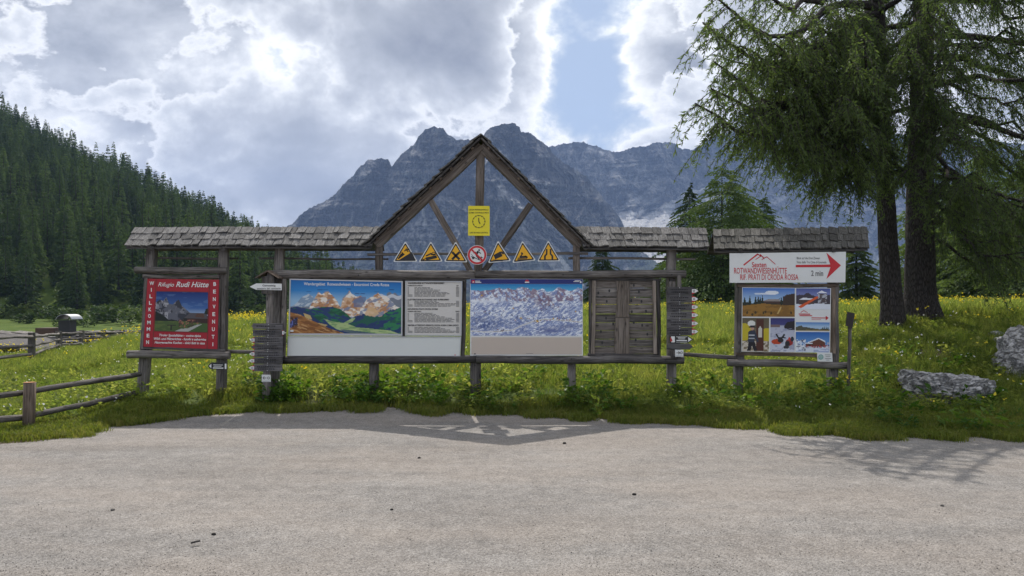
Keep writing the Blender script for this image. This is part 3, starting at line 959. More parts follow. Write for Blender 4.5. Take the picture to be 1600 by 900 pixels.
def conifer_meshes(name, h, r, mat, seed, whorls=16, per=7, nsp=10, spl=0.9, low=0.06, shape=0.85, gap=0.15, ragged=0.35, wide=0.22, jit=0.012):
    rng = np.random.default_rng(seed)
    Bs, Ds, Ls = [], [], []
    limbV, limbF = [], []
    for wi in range(whorls):
        t = low + (1 - low) * (wi / whorls) ** 0.92 + rng.uniform(-0.012, 0.012)
        t = min(max(t, 0.0), 0.985)
        z = h * t
        rr = r * (max(0.01, 1 - (t - low) / (1 - low)) ** shape) * (0.55 + 0.45 * smooth(low, low + 0.12, t))
        nb = max(3, int(per * (0.55 + 0.45 * (1 - t))))
        a0 = rng.uniform(0, 6.28)
        for b in range(nb):
            if rng.random() < gap:
                continue
            a = a0 + 6.283 * b / nb + rng.uniform(-0.3, 0.3)
            L = rr * rng.uniform(1 - ragged, 1 + ragged * 0.6)
            zz = z + rng.uniform(-jit, jit) * h
            k = max(3, int(nsp * (0.3 + 0.7 * L / r)))
            s = rng.uniform(0.12, 1.0, k) ** 0.8
            up = rng.uniform(-0.02, 0.22)
            px_ = np.cos(a) * L * s
            py_ = np.sin(a) * L * s
            pz = zz + up * L * s - 0.38 * L * s ** 2
            pts = np.stack([px_, py_, pz], 1)
            lat = rng.normal(size=k) * 0.55 * L * (1.05 - s) * 0.5
            pts[:, 0] += -np.sin(a) * lat
            pts[:, 1] += np.cos(a) * lat
            pts[:, 2] -= np.abs(lat) * 0.25
            az = a + np.sign(lat) * rng.uniform(0.1, 0.9, k)
            el = rng.uniform(-0.75, 0.2, k)
            dv = np.stack([np.cos(az) * np.cos(el), np.sin(az) * np.cos(el), np.sin(el)], 1)
            Bs.append(pts)
            Ds.append(dv)
            Ls.append(np.full(k, spl) * rng.uniform(0.55, 1.2, k) * (0.55 + 0.45 * L / r))
    # leading shoot
    k = 8
    zt = np.linspace(0.93, 0.985, k) * h
    Bs.append(np.stack([np.zeros(k), np.zeros(k), zt], 1))
    az = rng.uniform(0, 6.28, k)
    Ds.append(np.stack([np.cos(az) * 0.4, np.sin(az) * 0.4, np.full(k, 0.9)], 1))
    Ls.append(np.full(k, spl * 0.30))
    Bs, Ds, Ls = np.concatenate(Bs), np.concatenate(Ds), np.concatenate(Ls)
    V, Fc = sprays(Bs, Ds, Ls, Ls * wide, rng, 0.15)
    crown = mesh_of('crown', V, Fc, mat)
    tp = [(0, 0, -0.6), (0, 0, h * 0.25), (0, 0, h * 0.6), (0, 0, h * 0.97)]
    tv, tf = trunk_geo(tp, [h * 0.016 + 0.04, h * 0.012 + 0.03, h * 0.007 + 0.02, 0.015], 6, seed)
    return crown, mesh_of('trunk', tv, tf, BARK)

FOREST_KINDS = [conifer_meshes('forest', hh, rr, FOREST, 300 + i, whorls=wh + 4, per=10, nsp=30, spl=0.92, low=0.04, shape=sh, gap=0.05, ragged=0.26, wide=0.21)
                for i, (hh, rr, wh, sh) in enumerate([(17, 3.7, 17, 0.85), (19, 3.9, 19, 0.95), (15, 3.6, 15, 0.8), (18, 4.2, 17, 0.8), (21, 4.1, 20, 1.0), (13, 3.2, 14, 0.9), (16, 4.1, 15, 0.75), (20, 3.5, 20, 1.05)])]

def conifer_thing(name, label, cat, group, base, rotz, scale, pair):
    o = thing(name, label, cat, base, group)
    o.rotation_euler = (0, 0, rotz)
    o.scale = scale
    for nm, me_ in (('trunk', pair[1]), ('crown', pair[0])):
        c = bpy.data.objects.new(nm, me_)
        COL.objects.link(c)
        c.parent = o
    return o

# forest positions: jittered cells over the slope
cand = []
rf = np.random.default_rng(5)
Yv = 146.0
while Yv < 432:
    step = 4.5 + 0.0045 * Yv
    x0, x1 = (-460 - CX) / F * Yv, (700 - CX) / F * Yv
    xv = x0
    while xv < x1:
        x = xv + rf.uniform(-0.45, 0.45) * step
        y = Yv + rf.uniform(-0.5, 0.5) * step
        px = x / y * F + CX
        z = float(hill_z(np.array([px]), np.array([y]))[0])
        s = rf.uniform(0.62, 1.0) * (0.86 if y < 260 else 0.92) * (1.25 if rf.random() < 0.06 else 1.0)
        top = HY - (z + 16.5 * s - H) / y * F
        lim = float(np.interp(px, SIL[:, 0], SIL[:, 1])) - 9
        if not (Yv < 152 and rf.random() < 0.15) and z > -4 and top > lim:
            cand.append((x, y, z, px, s))
        xv += step
    Yv += step * 0.95
front = [c for c in cand if c[1] < 405 and -10 < c[3] < 560]
front.sort(key=lambda c: c[1])
named = front[:300]
rest = [c for c in cand if c not in set(named)]
for i, (x, y, z, px, s) in enumerate(named):
    conifer_thing('conifer_tree', 'dark green conifer standing in the dense forest on the left hillside', 'tree', 'conifers of the left hillside forest',
                  (x, y, z - 0.3), rf.uniform(0, 6.28), (s * rf.uniform(0.9, 1.15), s * rf.uniform(0.9, 1.15), s), FOREST_KINDS[i % 8])
FJOIN = []
for cr, tr in FOREST_KINDS:
    nv = np.empty(len(cr.vertices) * 3)
    cr.vertices.foreach_get('co', nv)
    nf = np.empty(len(cr.polygons) * 4, dtype=np.int32)
    cr.polygons.foreach_get('vertices', nf)
    FJOIN.append(mesh_of('forest_piece', nv.reshape(-1, 3), nf.reshape(-1, 4), FOREST))
nr_ = len(rest)
scatter('forest', [(c[0], c[1], c[2] - 0.4) for c in rest], np.stack([np.zeros(nr_), np.zeros(nr_), rf.uniform(0, 6.28, nr_)], 1), np.array([c[4] for c in rest]), rf.integers(0, 8, nr_), FJOIN)

# trees of the middle distance
MID = [  # px, top y, half width px, Y, low, label
    (1128, 262, 72, 56, 'tallest bushy spruce behind the right roof of the main board'),
    (1078, 288, 46, 62, 'slimmer pale spruce left of the tall bushy spruce, behind the shingle roof'),
    (1194, 306, 44, 66, 'small pointed spruce behind the red arrow sign roof'),
    (941, 386, 27, 78, 'small spruce seen between right gable post and plank board'),
    (1338, 352, 30, 48, 'feathery spruce filling the gap left of the twin trunks'),
    (1462, 250, 70, 50, 'green larch standing close behind the thick trunk'),
    (1540, 230, 82, 46, 'broad pale larch on the crest right of the twin trunks'),
    (1620, 210, 80, 42, 'spruce cut by the right edge of the picture on the crest'),
    (1162, 300, 50, 60, 'rounded spruce half hidden between the tall bushy spruce and the small pointed one'),
]
for i, (px, ty, hw, Y, lab) in enumerate(MID):
    x = (px - CX) / F * Y
    z0 = tz(x, Y) - 0.3
    top = H + (HY - ty) / F * Y
    h = top - z0
    r = hw / F * Y * (2.0 if i == 3 else 2.0 if i in (0, 8, 1, 2) else 1.6 if i < 3 else 1.5)
    pair = conifer_meshes('mid', h, r, SPRUCE if i < 4 or i == 8 else LARCH, 500 + i, whorls=int(40 if h > 6 else 22), per=16, nsp=170, spl=0.022 * r + 0.13, low=0.0, shape=0.62 if i not in (2, 1) else 0.8, gap=0.04, ragged=0.50, wide=0.22, jit=0.03)
    conifer_thing('spruce_tree', lab, 'tree', None, (x, Y, z0), 0.7 * i, (1, 1, 1), pair)
# ------------------------------------------------------------------ the two larches on the right
def larch(name, label, base, pts, rad, limbs, seed):
    """pts/rad: trunk polyline (world); limbs: list of (root point, tip point, sag)"""
    rng = np.random.default_rng(seed)
    o = thing(name, label, 'tree', base)
    bv = np.array(base)
    # trunk, with root flare, resampled
    P_, R_ = np.array(pts), np.array(rad)
    zz = np.linspace(P_[0, 2], P_[-1, 2], 40)
    tx, ty, tr = [np.interp(zz, P_[:, 2], v) for v in (P_[:, 0], P_[:, 1], R_)]
    tv, tf = trunk_geo(np.stack([tx, ty, zz], 1) - bv, tr, 20, seed, 0.05)
    me = mesh_of('trunk', tv, tf, BARK, True)
    obj('trunk', me, o, world=base)
    BV, BF = [], []
    SB, SD, SL = [], [], []
    def tube(pl, r0, r1, n=5):
        k = len(BV)
        m = len(pl)
        for i, p in enumerate(pl):
            d_ = pl[min(i + 1, m - 1)] - pl[max(i - 1, 0)]
            d_ = d_ / (np.linalg.norm(d_) + 1e-9)
            u = np.cross(d_, (0.1, 0.2, 1.0))
            u /= np.linalg.norm(u) + 1e-9
            v = np.cross(d_, u)
            r_ = r0 + (r1 - r0) * i / (m - 1)
            for q in range(n):
                a = 6.283 * q / n
                BV.append(tuple(p + u * r_ * math.cos(a) + v * r_ * math.sin(a)))
        for i in range(m - 1):
            for q in range(n):
                q2 = (q + 1) % n
                BF.append((k + i * n + q, k + i * n + q2, k + (i + 1) * n + q2, k + (i + 1) * n + q))
    def needles(pl, spacing, size):
        seg = np.linalg.norm(np.diff(pl, axis=0), axis=1)
        L = seg.sum()
        n = max(2, int(L / spacing))
        t = np.sort(rng.uniform(0.04, 1, n)) * L
        cum = np.concatenate([[0], np.cumsum(seg)])
        pos = np.stack([np.interp(t, cum, pl[:, i]) for i in range(3)], 1)
        dv = rng.normal(size=(n, 3)) * np.array([1, 1, 0.8])
        ax = pl[-1] - pl[0]
        ax = ax / (np.linalg.norm(ax) + 1e-9)
        dv = dv + ax * 0.9
        dv[:, 2] -= 0.15
        dv /= np.linalg.norm(dv, axis=1, keepdims=True)
        SB.append(pos)
        SD.append(dv)
        SL.append(size * rng.uniform(0.6, 1.25, n))
    for (a, b, sag, dens) in limbs:
        a, b = np.array(a) - bv, np.array(b) - bv
        L = np.linalg.norm(b - a)
        m = 12
        t = np.linspace(0, 1, m)[:, None]
        pl = a + (b - a) * t
        pl[:, 2] += -sag * L * np.sin(np.pi * t[:, 0]) * 0.6 + 0.05 * L * np.sin(2.2 * np.pi * t[:, 0])
        pl += rng.normal(size=pl.shape) * 0.035 * np.minimum(t, 1 - t) * 4
        r0 = 0.018 + 0.0115 * L
        tube(pl, r0, 0.012, 6)
        ax = (b - a) / L
        hor = np.cross(ax, (0, 0, 1.0))
        hor /= np.linalg.norm(hor) + 1e-9
        ns = max(4, int(L / 0.145 * dens))
        for j in range(ns):
            s = rng.uniform(0.06, 1.0) ** 0.62
            root = np.array([np.interp(s, t[:, 0], pl[:, i]) for i in range(3)])
            side = rng.choice([-1, 1])
            ll = (0.34 + 0.26 * L * 0.5 * (1.08 - s)) * rng.uniform(0.5, 1.25)
            fw = ax * rng.uniform(0.45, 1.0) + hor * side * rng.uniform(0.35, 1.0)
            fw[2] -= rng.uniform(0.05, 0.45)
            fw /= np.linalg.norm(fw)
            k = 5
            tt = np.linspace(0, 1, k)[:, None]
            lat = root + fw * ll * tt
            lat[:, 2] -= 0.38 * ll * tt[:, 0] ** 2
            tube(lat, 0.010, 0.004, 3)
            needles(lat, 0.028, 0.09)
            nh = max(1, int(ll / 0.13))
            for q in range(nh):
                s2 = rng.uniform(0.15, 1.0)
                r2 = np.array([np.interp(s2, tt[:, 0], lat[:, i]) for i in range(3)])
                hl = rng.uniform(0.22, 0.85) * (1.1 if s < 0.7 else 0.6)
                hd = fw * 0.45 + rng.normal(size=3) * 0.25
                hd[2] = -rng.uniform(0.5, 1.0)
                hd /= np.linalg.norm(hd)
                tw = r2 + hd * hl * np.linspace(0, 1, 3)[:, None]
                tw[:, 2] -= 0.1 * hl * np.linspace(0, 1, 3) ** 2
                tube(tw, 0.005, 0.003, 3)
                needles(tw, 0.030, 0.085)
        needles(pl[5:], 0.02, 0.10)
    me = mesh_of('limbs', BV, BF, BARK)
    obj('limbs', me, o, world=base)
    SB_, SD_, SL_ = np.concatenate(SB), np.concatenate(SD), np.concatenate(SL)
    V, Fc = sprays(SB_, SD_, SL_, SL_ * 0.125, rng, 0.1)
    obj('crown', mesh_of('crown', V, Fc, LARCH), o, world=base)
    print(name, 'needle faces', len(Fc), 'limb faces', len(BF))
    return o

def make_limbs(axis, spec, nrand, zlo, zhi, seed, Lmax, az_pref=None):
    rng = np.random.default_rng(seed)
    out = []
    for (x0, y0, x1, y1, Y0, Y1, sag, dens) in spec:
        out.append((P(x0, y0, Y0), P(x1, y1, Y1), sag, dens))
    for i in range(nrand):
        z = zlo + (zhi - zlo) * ((i + rng.uniform(0, 1)) / nrand)
        a = rng.uniform(0, 6.283)
        f = 1 - 0.85 * max(0.0, (z - 9.5) / (zhi + 1.0 - 9.5))
        L = Lmax * f * rng.uniform(0.55, 1.0)
        c = axis(z)
        up = rng.uniform(-0.18, 0.10)
        dens = 0.9 if z < 10.5 else 0.65
        out.append(((c[0], c[1], z), (c[0] + math.cos(a) * L, c[1] + math.sin(a) * L, z + up * L), rng.uniform(0.05, 0.2), dens))
    return out

YA, YC = 17.3, 18.3
def axis_from(pl):
    a = np.array(pl)
    return lambda z: (float(np.interp(z, a[:, 2], a[:, 0])), float(np.interp(z, a[:, 2], a[:, 1])))
tA = [P(1396, 512, YA), P(1393, 470, YA), P(1386, 350, YA), P(1378, 200, YA), P(1372, 20, YA), P(1366, -200, YA), P(1364, -520, YA)]
tA = [(v.x, v.y, v.z) for v in tA]
rA = [0.30, 0.222, 0.195, 0.165, 0.135, 0.09, 0.03]
tC = [P(1441, 500, YC), P(1438, 455, YC), P(1437, 340, YC), P(1440, 200, YC), P(1442, 20, YC), P(1444, -250, YC), P(1446, -640, YC)]
tC = [(v.x, v.y, v.z) for v in tC]
rC = [0.47, 0.335, 0.298, 0.262, 0.22, 0.14, 0.04]
specA = [
    (1380, 120, 1086, 184, YA, YA - 5.0, 0.05, 1.00), (1378, 95, 1111, 159, YA, YA - 4.7, 0.03, 1.00),
    (1376, 60, 1098, 56, YA, YA - 4.8, 0.04, 0.92), (1374, 20, 1106, 4, YA, YA - 4.8, 0.06, 0.92),
    (1374, 0, 1136, -51, YA, YA - 4.4, 0.04, 0.92), (1378, 40, 1156, 89, YA, YA - 4.2, 0.02, 0.92),
    (1380, 160, 1198, 183, YA, YA - 4.1, 0.03, 0.90), (1382, 190, 1263, 213, YA, YA - 3.3, 0.04, 1.30),
    (1383, 210, 1288, 218, YA, YA - 1.0, 0.05, 1.30), (1384, 220, 1318, 236, YA, YA - 3.2, 0.05, 1.20),
    (1380, 150, 1241, 144, YA, YA - 3.5, 0.03, 1.30), (1380, 140, 1316, 164, YA, YA - 4.2, 0.04, 1.30),
    (1384, 230, 1300, 262, YA, YA - 2.2, 0.06, 1.10), (1380, 110, 1226, 124, YA, YA - 3.4, 0.04, 0.92),
    (1386, 250, 1248, 230, YA, YA - 3.5, 0.06, 1.00), (1376, 30, 1266, 34, YA, YA - 3.6, 0.05, 0.92),
    (1376, 60, 1330, 110, YA, YA - 4.0, 0.05, 1.10), (1384, 225, 1420, 270, YA, YA - 2.2, 0.06, 1.00),
    (1380, 180, 1350, 240, YA, YA - 2.8, 0.05, 1.10),
    (1378, 130, 1116, 116, YA, YA - 4.6, 0.04, 0.92), (1376, 80, 1146, 34, YA, YA - 4.3, 0.04, 0.92), (1384, 215, 1238, 183, YA, YA - 3.6, 0.05, 1.10), (1384, 170, 1176, 169, YA, YA - 3.9, 0.04, 1.00), (1376, 50, 1206, 79, YA, YA - 3.6, 0.04, 0.92),
]
specC = [
    (1440, 180, 1700, 200, YC, YC - 1.0, 0.05, 1.0), (1440, 260, 1640, 330, YC, YC - 1.8, 0.06, 1.2), (1440, 240, 1560, 300, YC, YC - 3.2, 0.06, 1.2),
    (1440, 300, 1600, 340, YC, YC + 0.8, 0.06, 1.1), (1440, 210, 1520, 280, YC, YC - 4.0, 0.05, 1.1), (1440, 130, 1620, 150, YC, YC - 2.6, 0.05, 1.2),
    (1442, 80, 1660, 60, YC, YC - 1.2, 0.05, 1.1), (1442, 40, 1580, 50, YC, YC - 3.6, 0.05, 1.1), (1442, 0, 1680, -30, YC, YC, 0.05, 1.0),
    (1440, 220, 1680, 270, YC, YC + 1.5, 0.06, 1.0), (1440, 330, 1560, 380, YC, YC - 1.5, 0.06, 1.1), (1438, 290, 1500, 330, YC, YC - 2.6, 0.06, 1.0),
    (1440, 150, 1500, 190, YC, YC - 4.6, 0.05, 1.2), (1442, 60, 1500, 80, YC, YC - 4.4, 0.05, 1.1), (1440, 350, 1650, 395, YC, YC + 1.2, 0.06, 1.0), (1440, 310, 1720, 345, YC, YC - 0.6, 0.06, 1.0),
    (1440, 345, 1600, 400, YC, YC - 2.2, 0.06, 1.2), (1440, 320, 1660, 372, YC, YC - 1.2, 0.06, 1.2), (1440, 370, 1570, 420, YC, YC + 0.8, 0.06, 1.0), (1440, 280, 1700, 300, YC, YC - 2.4, 0.06, 1.2), (1442, 20, 1418, 90, YC, YC - 4.4, 0.05, 1.1), (1442, 90, 1452, 150, YC, YC - 4.0, 0.05, 1.1), (1442, -40, 1450, 20, YC, YC - 4.6, 0.05, 1.0),
]
larch('larch_tree', 'slimmer left trunk of two large larches with long drooping branches', (tA[0][0], tA[0][1], tA[0][2]), tA, rA, make_limbs(axis_from(tA), specA, 24, 5.9, 15.2, 21, 4.8), 61)
larch('larch_tree', 'thicker dark right trunk of two large larches behind the boulder slope', (tC[0][0], tC[0][1], tC[0][2]), tC, rC, make_limbs(axis_from(tC), specC, 52, 5.4, 17.5, 22, 5.9), 62)

# ------------------------------------------------------------------ shingled roofs
def shingle_mesh(seed, t=0.022):
    """unit-width plank, local X runs down the slope, length 1"""
    rs = random.Random(seed)
    V = []
    nx, ny = 4, 2
    warp = rs.uniform(-0.006, 0.014)
    twist = rs.uniform(-0.009, 0.009)
    low = [rs.uniform(-0.022, 0.018) for _ in range(ny + 1)]
    for k in (0, 1):
        for i in range(nx + 1):
            for j in range(ny + 1):
                u, v = i / nx, j / ny - 0.5
                x = u + (low[j] if i == nx else 0)
                z = (t if k else 0) + warp * u * u + twist * v * 2 * u + 0.006 * math.sin(9 * v + seed)
                V.append((x, v * 0.965, z))
    Fc = []
    w_ = ny + 1
    o = (nx + 1) * w_
    for i in range(nx):
        for j in range(ny):
            a = i * w_ + j
            Fc.append((o + a, o + a + w_, o + a + w_ + 1, o + a + 1))
            Fc.append((a, a + 1, a + w_ + 1, a + w_))
    for i in range(nx):
        for j in (0, ny):
            a, b = i * w_ + j, (i + 1) * w_ + j
            q = (a, b, o + b, o + a)
            Fc.append(q if j == 0 else q[::-1])
    for j in range(ny):
        for i in (0, nx):
            a, b = i * w_ + j, i * w_ + j + 1
            q = (a, o + a, o + b, b)
            Fc.append(q if i == 0 else q[::-1])
    return V, Fc
SH_VARIANTS = {}
def shingle_variant(k, mat):
    key = (k, mat.name)
    if key not in SH_VARIANTS:
        V, Fc = shingle_mesh(k)
        SH_VARIANTS[key] = mesh_of('shingle', V, Fc, mat)
    return SH_VARIANTS[key]

def plank_roof(parent, ridge_l, ridge_r, eave_l, eave_r, courses=3, seed=0, mat=None, wmin=0.07, wmax=0.20):
    """front slope between four world points; shingles laid one by one, boards and battens under them"""
    mat = mat or SHINGLE
    rs = random.Random(seed)
    # deck board of the front slope and of the back slope
    th = 0.022
    c = (ridge_l + ridge_r) / 2
    def deck(name, a, b, c_, d_, dz):
        pts = [a, b, c_, d_]
        V = [p + Vector((0, 0, dz)) for p in pts] + [p + Vector((0, 0, dz - th)) for p in pts]
        Fc = [(0, 1, 2, 3), (7, 6, 5, 4), (0, 4, 5, 1), (1, 5, 6, 2), (2, 6, 7, 3), (3, 7, 4, 0)]
        me_ = mesh_of(name, [tuple(v - c) for v in V], Fc, WOOD_DARK)
        bm = bmesh.new(); bm.from_mesh(me_); bmesh.ops.recalc_face_normals(bm, faces=bm.faces); bm.to_mesh(me_); bm.free()
        return obj(name, me_, parent, world=c)
    roof = deck('roof', ridge_l, ridge_r, eave_r, eave_l, -0.012)
    bk_l = Vector((ridge_l.x, 2 * ridge_l.y - eave_l.y + 0.0, eave_l.z))
    bk_r = Vector((ridge_r.x, 2 * ridge_r.y - eave_r.y + 0.0, eave_r.z))
    deck('roof_back', ridge_l + Vector((0, .012, 0)), bk_l, bk_r, ridge_r + Vector((0, .012, 0)), 0.014)
    slope = ((eave_l - ridge_l) + (eave_r - ridge_r)) / 2
    slope.x = 0
    sl = slope.length
    xdir = slope.normalized()
    ydir_all = (ridge_r - ridge_l).normalized()
    expo = sl / courses
    for k in range(courses - 1, -1, -1):
        t0 = k / courses
        a = ridge_l.lerp(eave_l, t0)
        b = ridge_r.lerp(eave_r, t0)
        a1 = ridge_l.lerp(eave_l, (k + 1) / courses)
        b1 = ridge_r.lerp(eave_r, (k + 1) / courses)
        L = (b - a).length
        pos = -0.01
        while pos < L - 0.02:
            wd = min(rs.uniform(wmin, wmax), L + 0.015 - pos)
            if L + 0.015 - pos - wd < 0.07:
                wd = L + 0.015 - pos
            f = (pos + wd / 2) / L
            top = a.lerp(b, f)
            bot = a1.lerp(b1, f)
            xd = (bot - top).normalized()
            y_ = ydir_all
            z_ = xd.cross(y_).normalized()
            if z_.z < 0:
                z_ = -z_
            y2 = z_.cross(xd)
            tilt = 0.05 + rs.uniform(-0.006, 0.014)
            xt = (xd * math.cos(tilt) + z_ * math.sin(tilt)).normalized()
            zt = xt.cross(y2)
            ln = expo * rs.uniform(1.17, 1.215)
            st = top - xd * (expo * 0.10) + z_ * 0.004
            m = Matrix((xt * ln, y2 * wd, zt)).transposed().to_4x4()
            m.translation = st
            v = shingle_variant(rs.randrange(9), mat)
            obj('shingle', v, roof, matrix=m)
            pos += wd + 0.006
    # ridge cap strip
    beam('ridge_pole', ridge_l + Vector((0.04, 0.06, -0.09)), ridge_r + Vector((-0.04, 0.06, -0.09)), 0.10, 0.10, parent, WOOD_DARK, True)
    beam('eave_pole', eave_l + Vector((0.06, 0.12, 0.012)), eave_r + Vector((-0.06, 0.12, 0.012)), 0.06, 0.06, parent, WOOD_DARK, True)
    return roof

RDY, EDY = 0.30, -0.15          # ridge and eave depth from the board plane
def roof_px(parent, rl, rr, el, er, **kw):
    return plank_roof(parent, B(rl[0], rl[1], RDY), B(rr[0], rr[1], RDY), B(el[0], el[1], EDY), B(er[0], er[1], EDY), **kw)

def post(parent, x_top, y_top, x_bot, y_bot, w_px, dy=0.0, mat=None, name='post', depth=None, round_=False):
    wd = w_px / PPM
    b = B(x_bot, y_bot, dy)
    a = B(x_top, y_top, dy)
    return beam(name, b, a, depth or wd, wd, parent, mat, round_, up=(1, 0, 0))

def hbeam(name, parent, x0, y0, x1, y1, h_px, dy=0.0, mat=None, round_=False, depth=None, wob=0.006):
    hh = h_px / PPM
    return beam(name, B(x0, y0, dy), B(x1, y1, dy), depth or hh, hh, parent, mat, round_, wob=wob)

# ------------------------------------------------------------------ left stand
ls = thing('notice_stand', 'grey timber stand with its own shingle roof carrying the red hut poster', 'notice board', B(285, 615))
post(ls, 239, 387, 223, 622, 14.5, 0.02)
post(ls, 350, 387, 345, 622, 14, 0.02)
hbeam('thin_rail', ls, 226, 403, 372, 404, 3.2, 0.10, WOOD)
hbeam('log_rail', ls, 211, 422.5, 355, 422.5, 11, -0.11, WOOD, True)
hbeam('log_rail', ls, 200, 553, 359, 555.5, 12.5, -0.12, WOOD, True)
hbeam('frame_stick', ls, 224, 431.5, 343, 432.5, 5, -0.08, WOOD)
post(ls, 228.5, 434, 222.5, 545, 5, -0.08, WOOD, 'frame_stick')
post(ls, 343.5, 436, 341, 546, 4, -0.08, WOOD, 'frame_stick')
hbeam('frame_stick', ls, 219, 543.5, 352, 547, 4.5, -0.085, WOOD_DARK)
roof_px(ls, (212, 358), (388.5, 357), (197, 385.5), (376.5, 384.8), seed=3)
for (x, y) in ((237, 390), (349, 390)):
    beam('roof_brace', B(x, y - 1, -0.2), B(x, y - 12, 0.16), 0.06, 0.07, ls, WOOD_DARK)

# ------------------------------------------------------------------ main board with its gable
mb = thing('notice_board', 'long grey timber notice board with open pointed gable and two shingle roofs', 'notice board', B(742, 615))
post(mb, 438, 387, 428, 622, 14, 0.05)
post(mb, 592.5, 383, 592.5, 424, 11, 0.0, WOOD_TRUSS)
post(mb, 585, 565, 585, 622, 14, 0.0)
post(mb, 742.5, 565, 742.5, 628, 17, 0.0)
post(mb, 893.5, 565, 893.5, 622, 13, 0.0)
post(mb, 901, 383, 901, 425, 11, 0.0, WOOD_TRUSS)
post(mb, 1049, 387, 1049, 622, 14, 0.05)
hbeam('log_beam', mb, 418, 428.5, 742, 429.5, 14.5, -0.10, WOOD, True, depth=0.16)
hbeam('log_beam', mb, 738, 429.5, 1071, 428.5, 13, -0.10, WOOD, True, depth=0.16)
hbeam('log_beam', mb, 437, 562.5, 743.5, 561.5, 12.5, -0.11, WOOD_DARK, True, depth=0.17)
hbeam('log_beam', mb, 744, 561.5, 1068, 562.5, 13, -0.11, WOOD_DARK, True, depth=0.17)
hbeam('thin_rail', mb, 574, 397.5, 919, 396.5, 4.0, -0.06, WOOD)
hbeam('thin_rail', mb, 405, 404, 607, 405, 2.8, 0.10, WOOD)
hbeam('thin_rail', mb, 888, 403.5, 1086, 404.5, 3.6, 0.10, WOOD)
# gable
def rafter(x0, y0, x1, y1, dy=0.0, t=14.0):
    return beam('rafter', B(x0, y0, dy), B(x1, y1, dy), 0.16, t / PPM, mb, WOOD_TRUSS, wob=0.005)
rafter(752.5, 229, 588, 383.5, 0.0)
rafter(751.5, 229, 907.5, 384.5, 0.004)
post(mb, 751.5, 238, 747, 424, 13, 0.012, WOOD_TRUSS, 'king_post', depth=0.12)
beam('strut', B(673, 314, 0.02), B(736, 424, 0.02), 0.10, 0.125, mb, WOOD_TRUSS, up=(0, -1, 0))
beam('strut', B(829, 319, 0.02), B(757, 424, 0.02), 0.10, 0.125, mb, WOOD_TRUSS, up=(0, -1, 0))
def gable_side(apex, foot, sgn, seed):
    """boards under and shingles over one steep gable slope, which runs away from the viewer"""
    rs = random.Random(seed)
    a, f = B(apex[0], apex[1]), B(foot[0], foot[1])
    xd = (f - a).normalized()
    L = (f - a).length
    zn = Vector((-xd.z, 0, xd.x)) * (1 if sgn < 0 else -1)
    if zn.z < 0:
        zn = -zn
    y0, y1 = YB - 0.22, YB + 0.42
    c = a.copy()
    V = []
    for dz in (-0.004, -0.03):
        for (p, yy) in ((a, y0 + 0.03), (f, y0 + 0.03), (f, y1), (a, y1)):
            q = Vector((p.x, yy, p.z)) + zn * dz
            V.append(tuple(q - c))
    me_ = mesh_of('gable_roof', V, [(0, 1, 2, 3), (7, 6, 5, 4), (0, 4, 5, 1), (1, 5, 6, 2), (2, 6, 7, 3), (3, 7, 4, 0)], WOOD_DARK)
    bm = bmesh.new(); bm.from_mesh(me_); bmesh.ops.recalc_face_normals(bm, faces=bm.faces); bm.to_mesh(me_); bm.free()
    g = obj('gable_roof', me_, mb, world=c)
    n = 15
    ex = L / n
    yv = Vector((0, 1, 0))
    for k in range(n):
        pos = y0 + rs.uniform(-0.02, 0.015)
        while pos < y1:
            wd = min(rs.uniform(0.16, 0.28), y1 + 0.02 - pos)
            if wd < 0.05:
                break
            st = a + xd * (ex * (k - 0.12))
            st = Vector((st.x, pos + wd / 2, st.z)) + zn * 0.006
            tilt = 0.085 + rs.uniform(-0.02, 0.02)
            xt = (xd * math.cos(tilt) + zn * math.sin(tilt)).normalized()
            zt = (zn * math.cos(tilt) - xd * math.sin(tilt)).normalized()
            yy = zt.cross(xt)
            m = Matrix((xt * ex * rs.uniform(1.18, 1.3), yy * wd, zt)).transposed().to_4x4()
            m.translation = st
            obj('shingle', shingle_variant(20 + rs.randrange(5), SHINGLE_MOSS), g, matrix=m)
            pos += wd + 0.004
    # purlin ends peeping out between rafter and boards
    for k in range(1, 11):
        q = a + xd * (L * (k / 11.0)) - zn * 0.045
        beam('batten', Vector((q.x, YB - 0.16, q.z)), Vector((q.x, YB + 0.38, q.z)), 0.045, 0.03, mb, WOOD_BROWN, wob=0.001, up=tuple(zn))
gable_side((752, 216), (573, 386), -1, 5)
gable_side((752, 216), (921, 387), 1, 6)
roof_px(mb, (389.4, 357.5), (594, 357), (377.6, 385), (580, 385.5), seed=11)
roof_px(mb, (899, 356.5), (1102, 359), (912, 386.5), (1106, 388), seed=12, mat=SHINGLE)
# frame sticks of the main board
post(mb, 444.5, 433, 442.5, 557, 7, -0.10, WOOD, 'frame_stick')
post(mb, 631, 437, 630.5, 526, 5.5, -0.095, WOOD_DARK, 'frame_stick')
post(mb, 725.5, 437, 723, 557, 6, -0.10, WOOD_DARK, 'frame_stick')
hbeam('frame_stick', mb, 440, 435.5, 727, 438.3, 3.5, -0.105, WOOD_DARK)
for x, y in ((585, 562), (742, 553), (742, 571), (893, 561), (1040, 562), (560, 430), (880, 429), (1050, 429)):
    c = B(x, y, -0.2)
    me_ = mesh_of('bolt', [(0.013 * math.cos(6.283 * k / 6), 0, 0.013 * math.sin(6.283 * k / 6)) for k in range(6)] + [(0, -0.008, 0)], [(k, (k + 1) % 6, 6) for k in range(6)], BLACKM)
    obj('bolt', me_, mb, world=(c.x, c.y + 0.005, c.z))

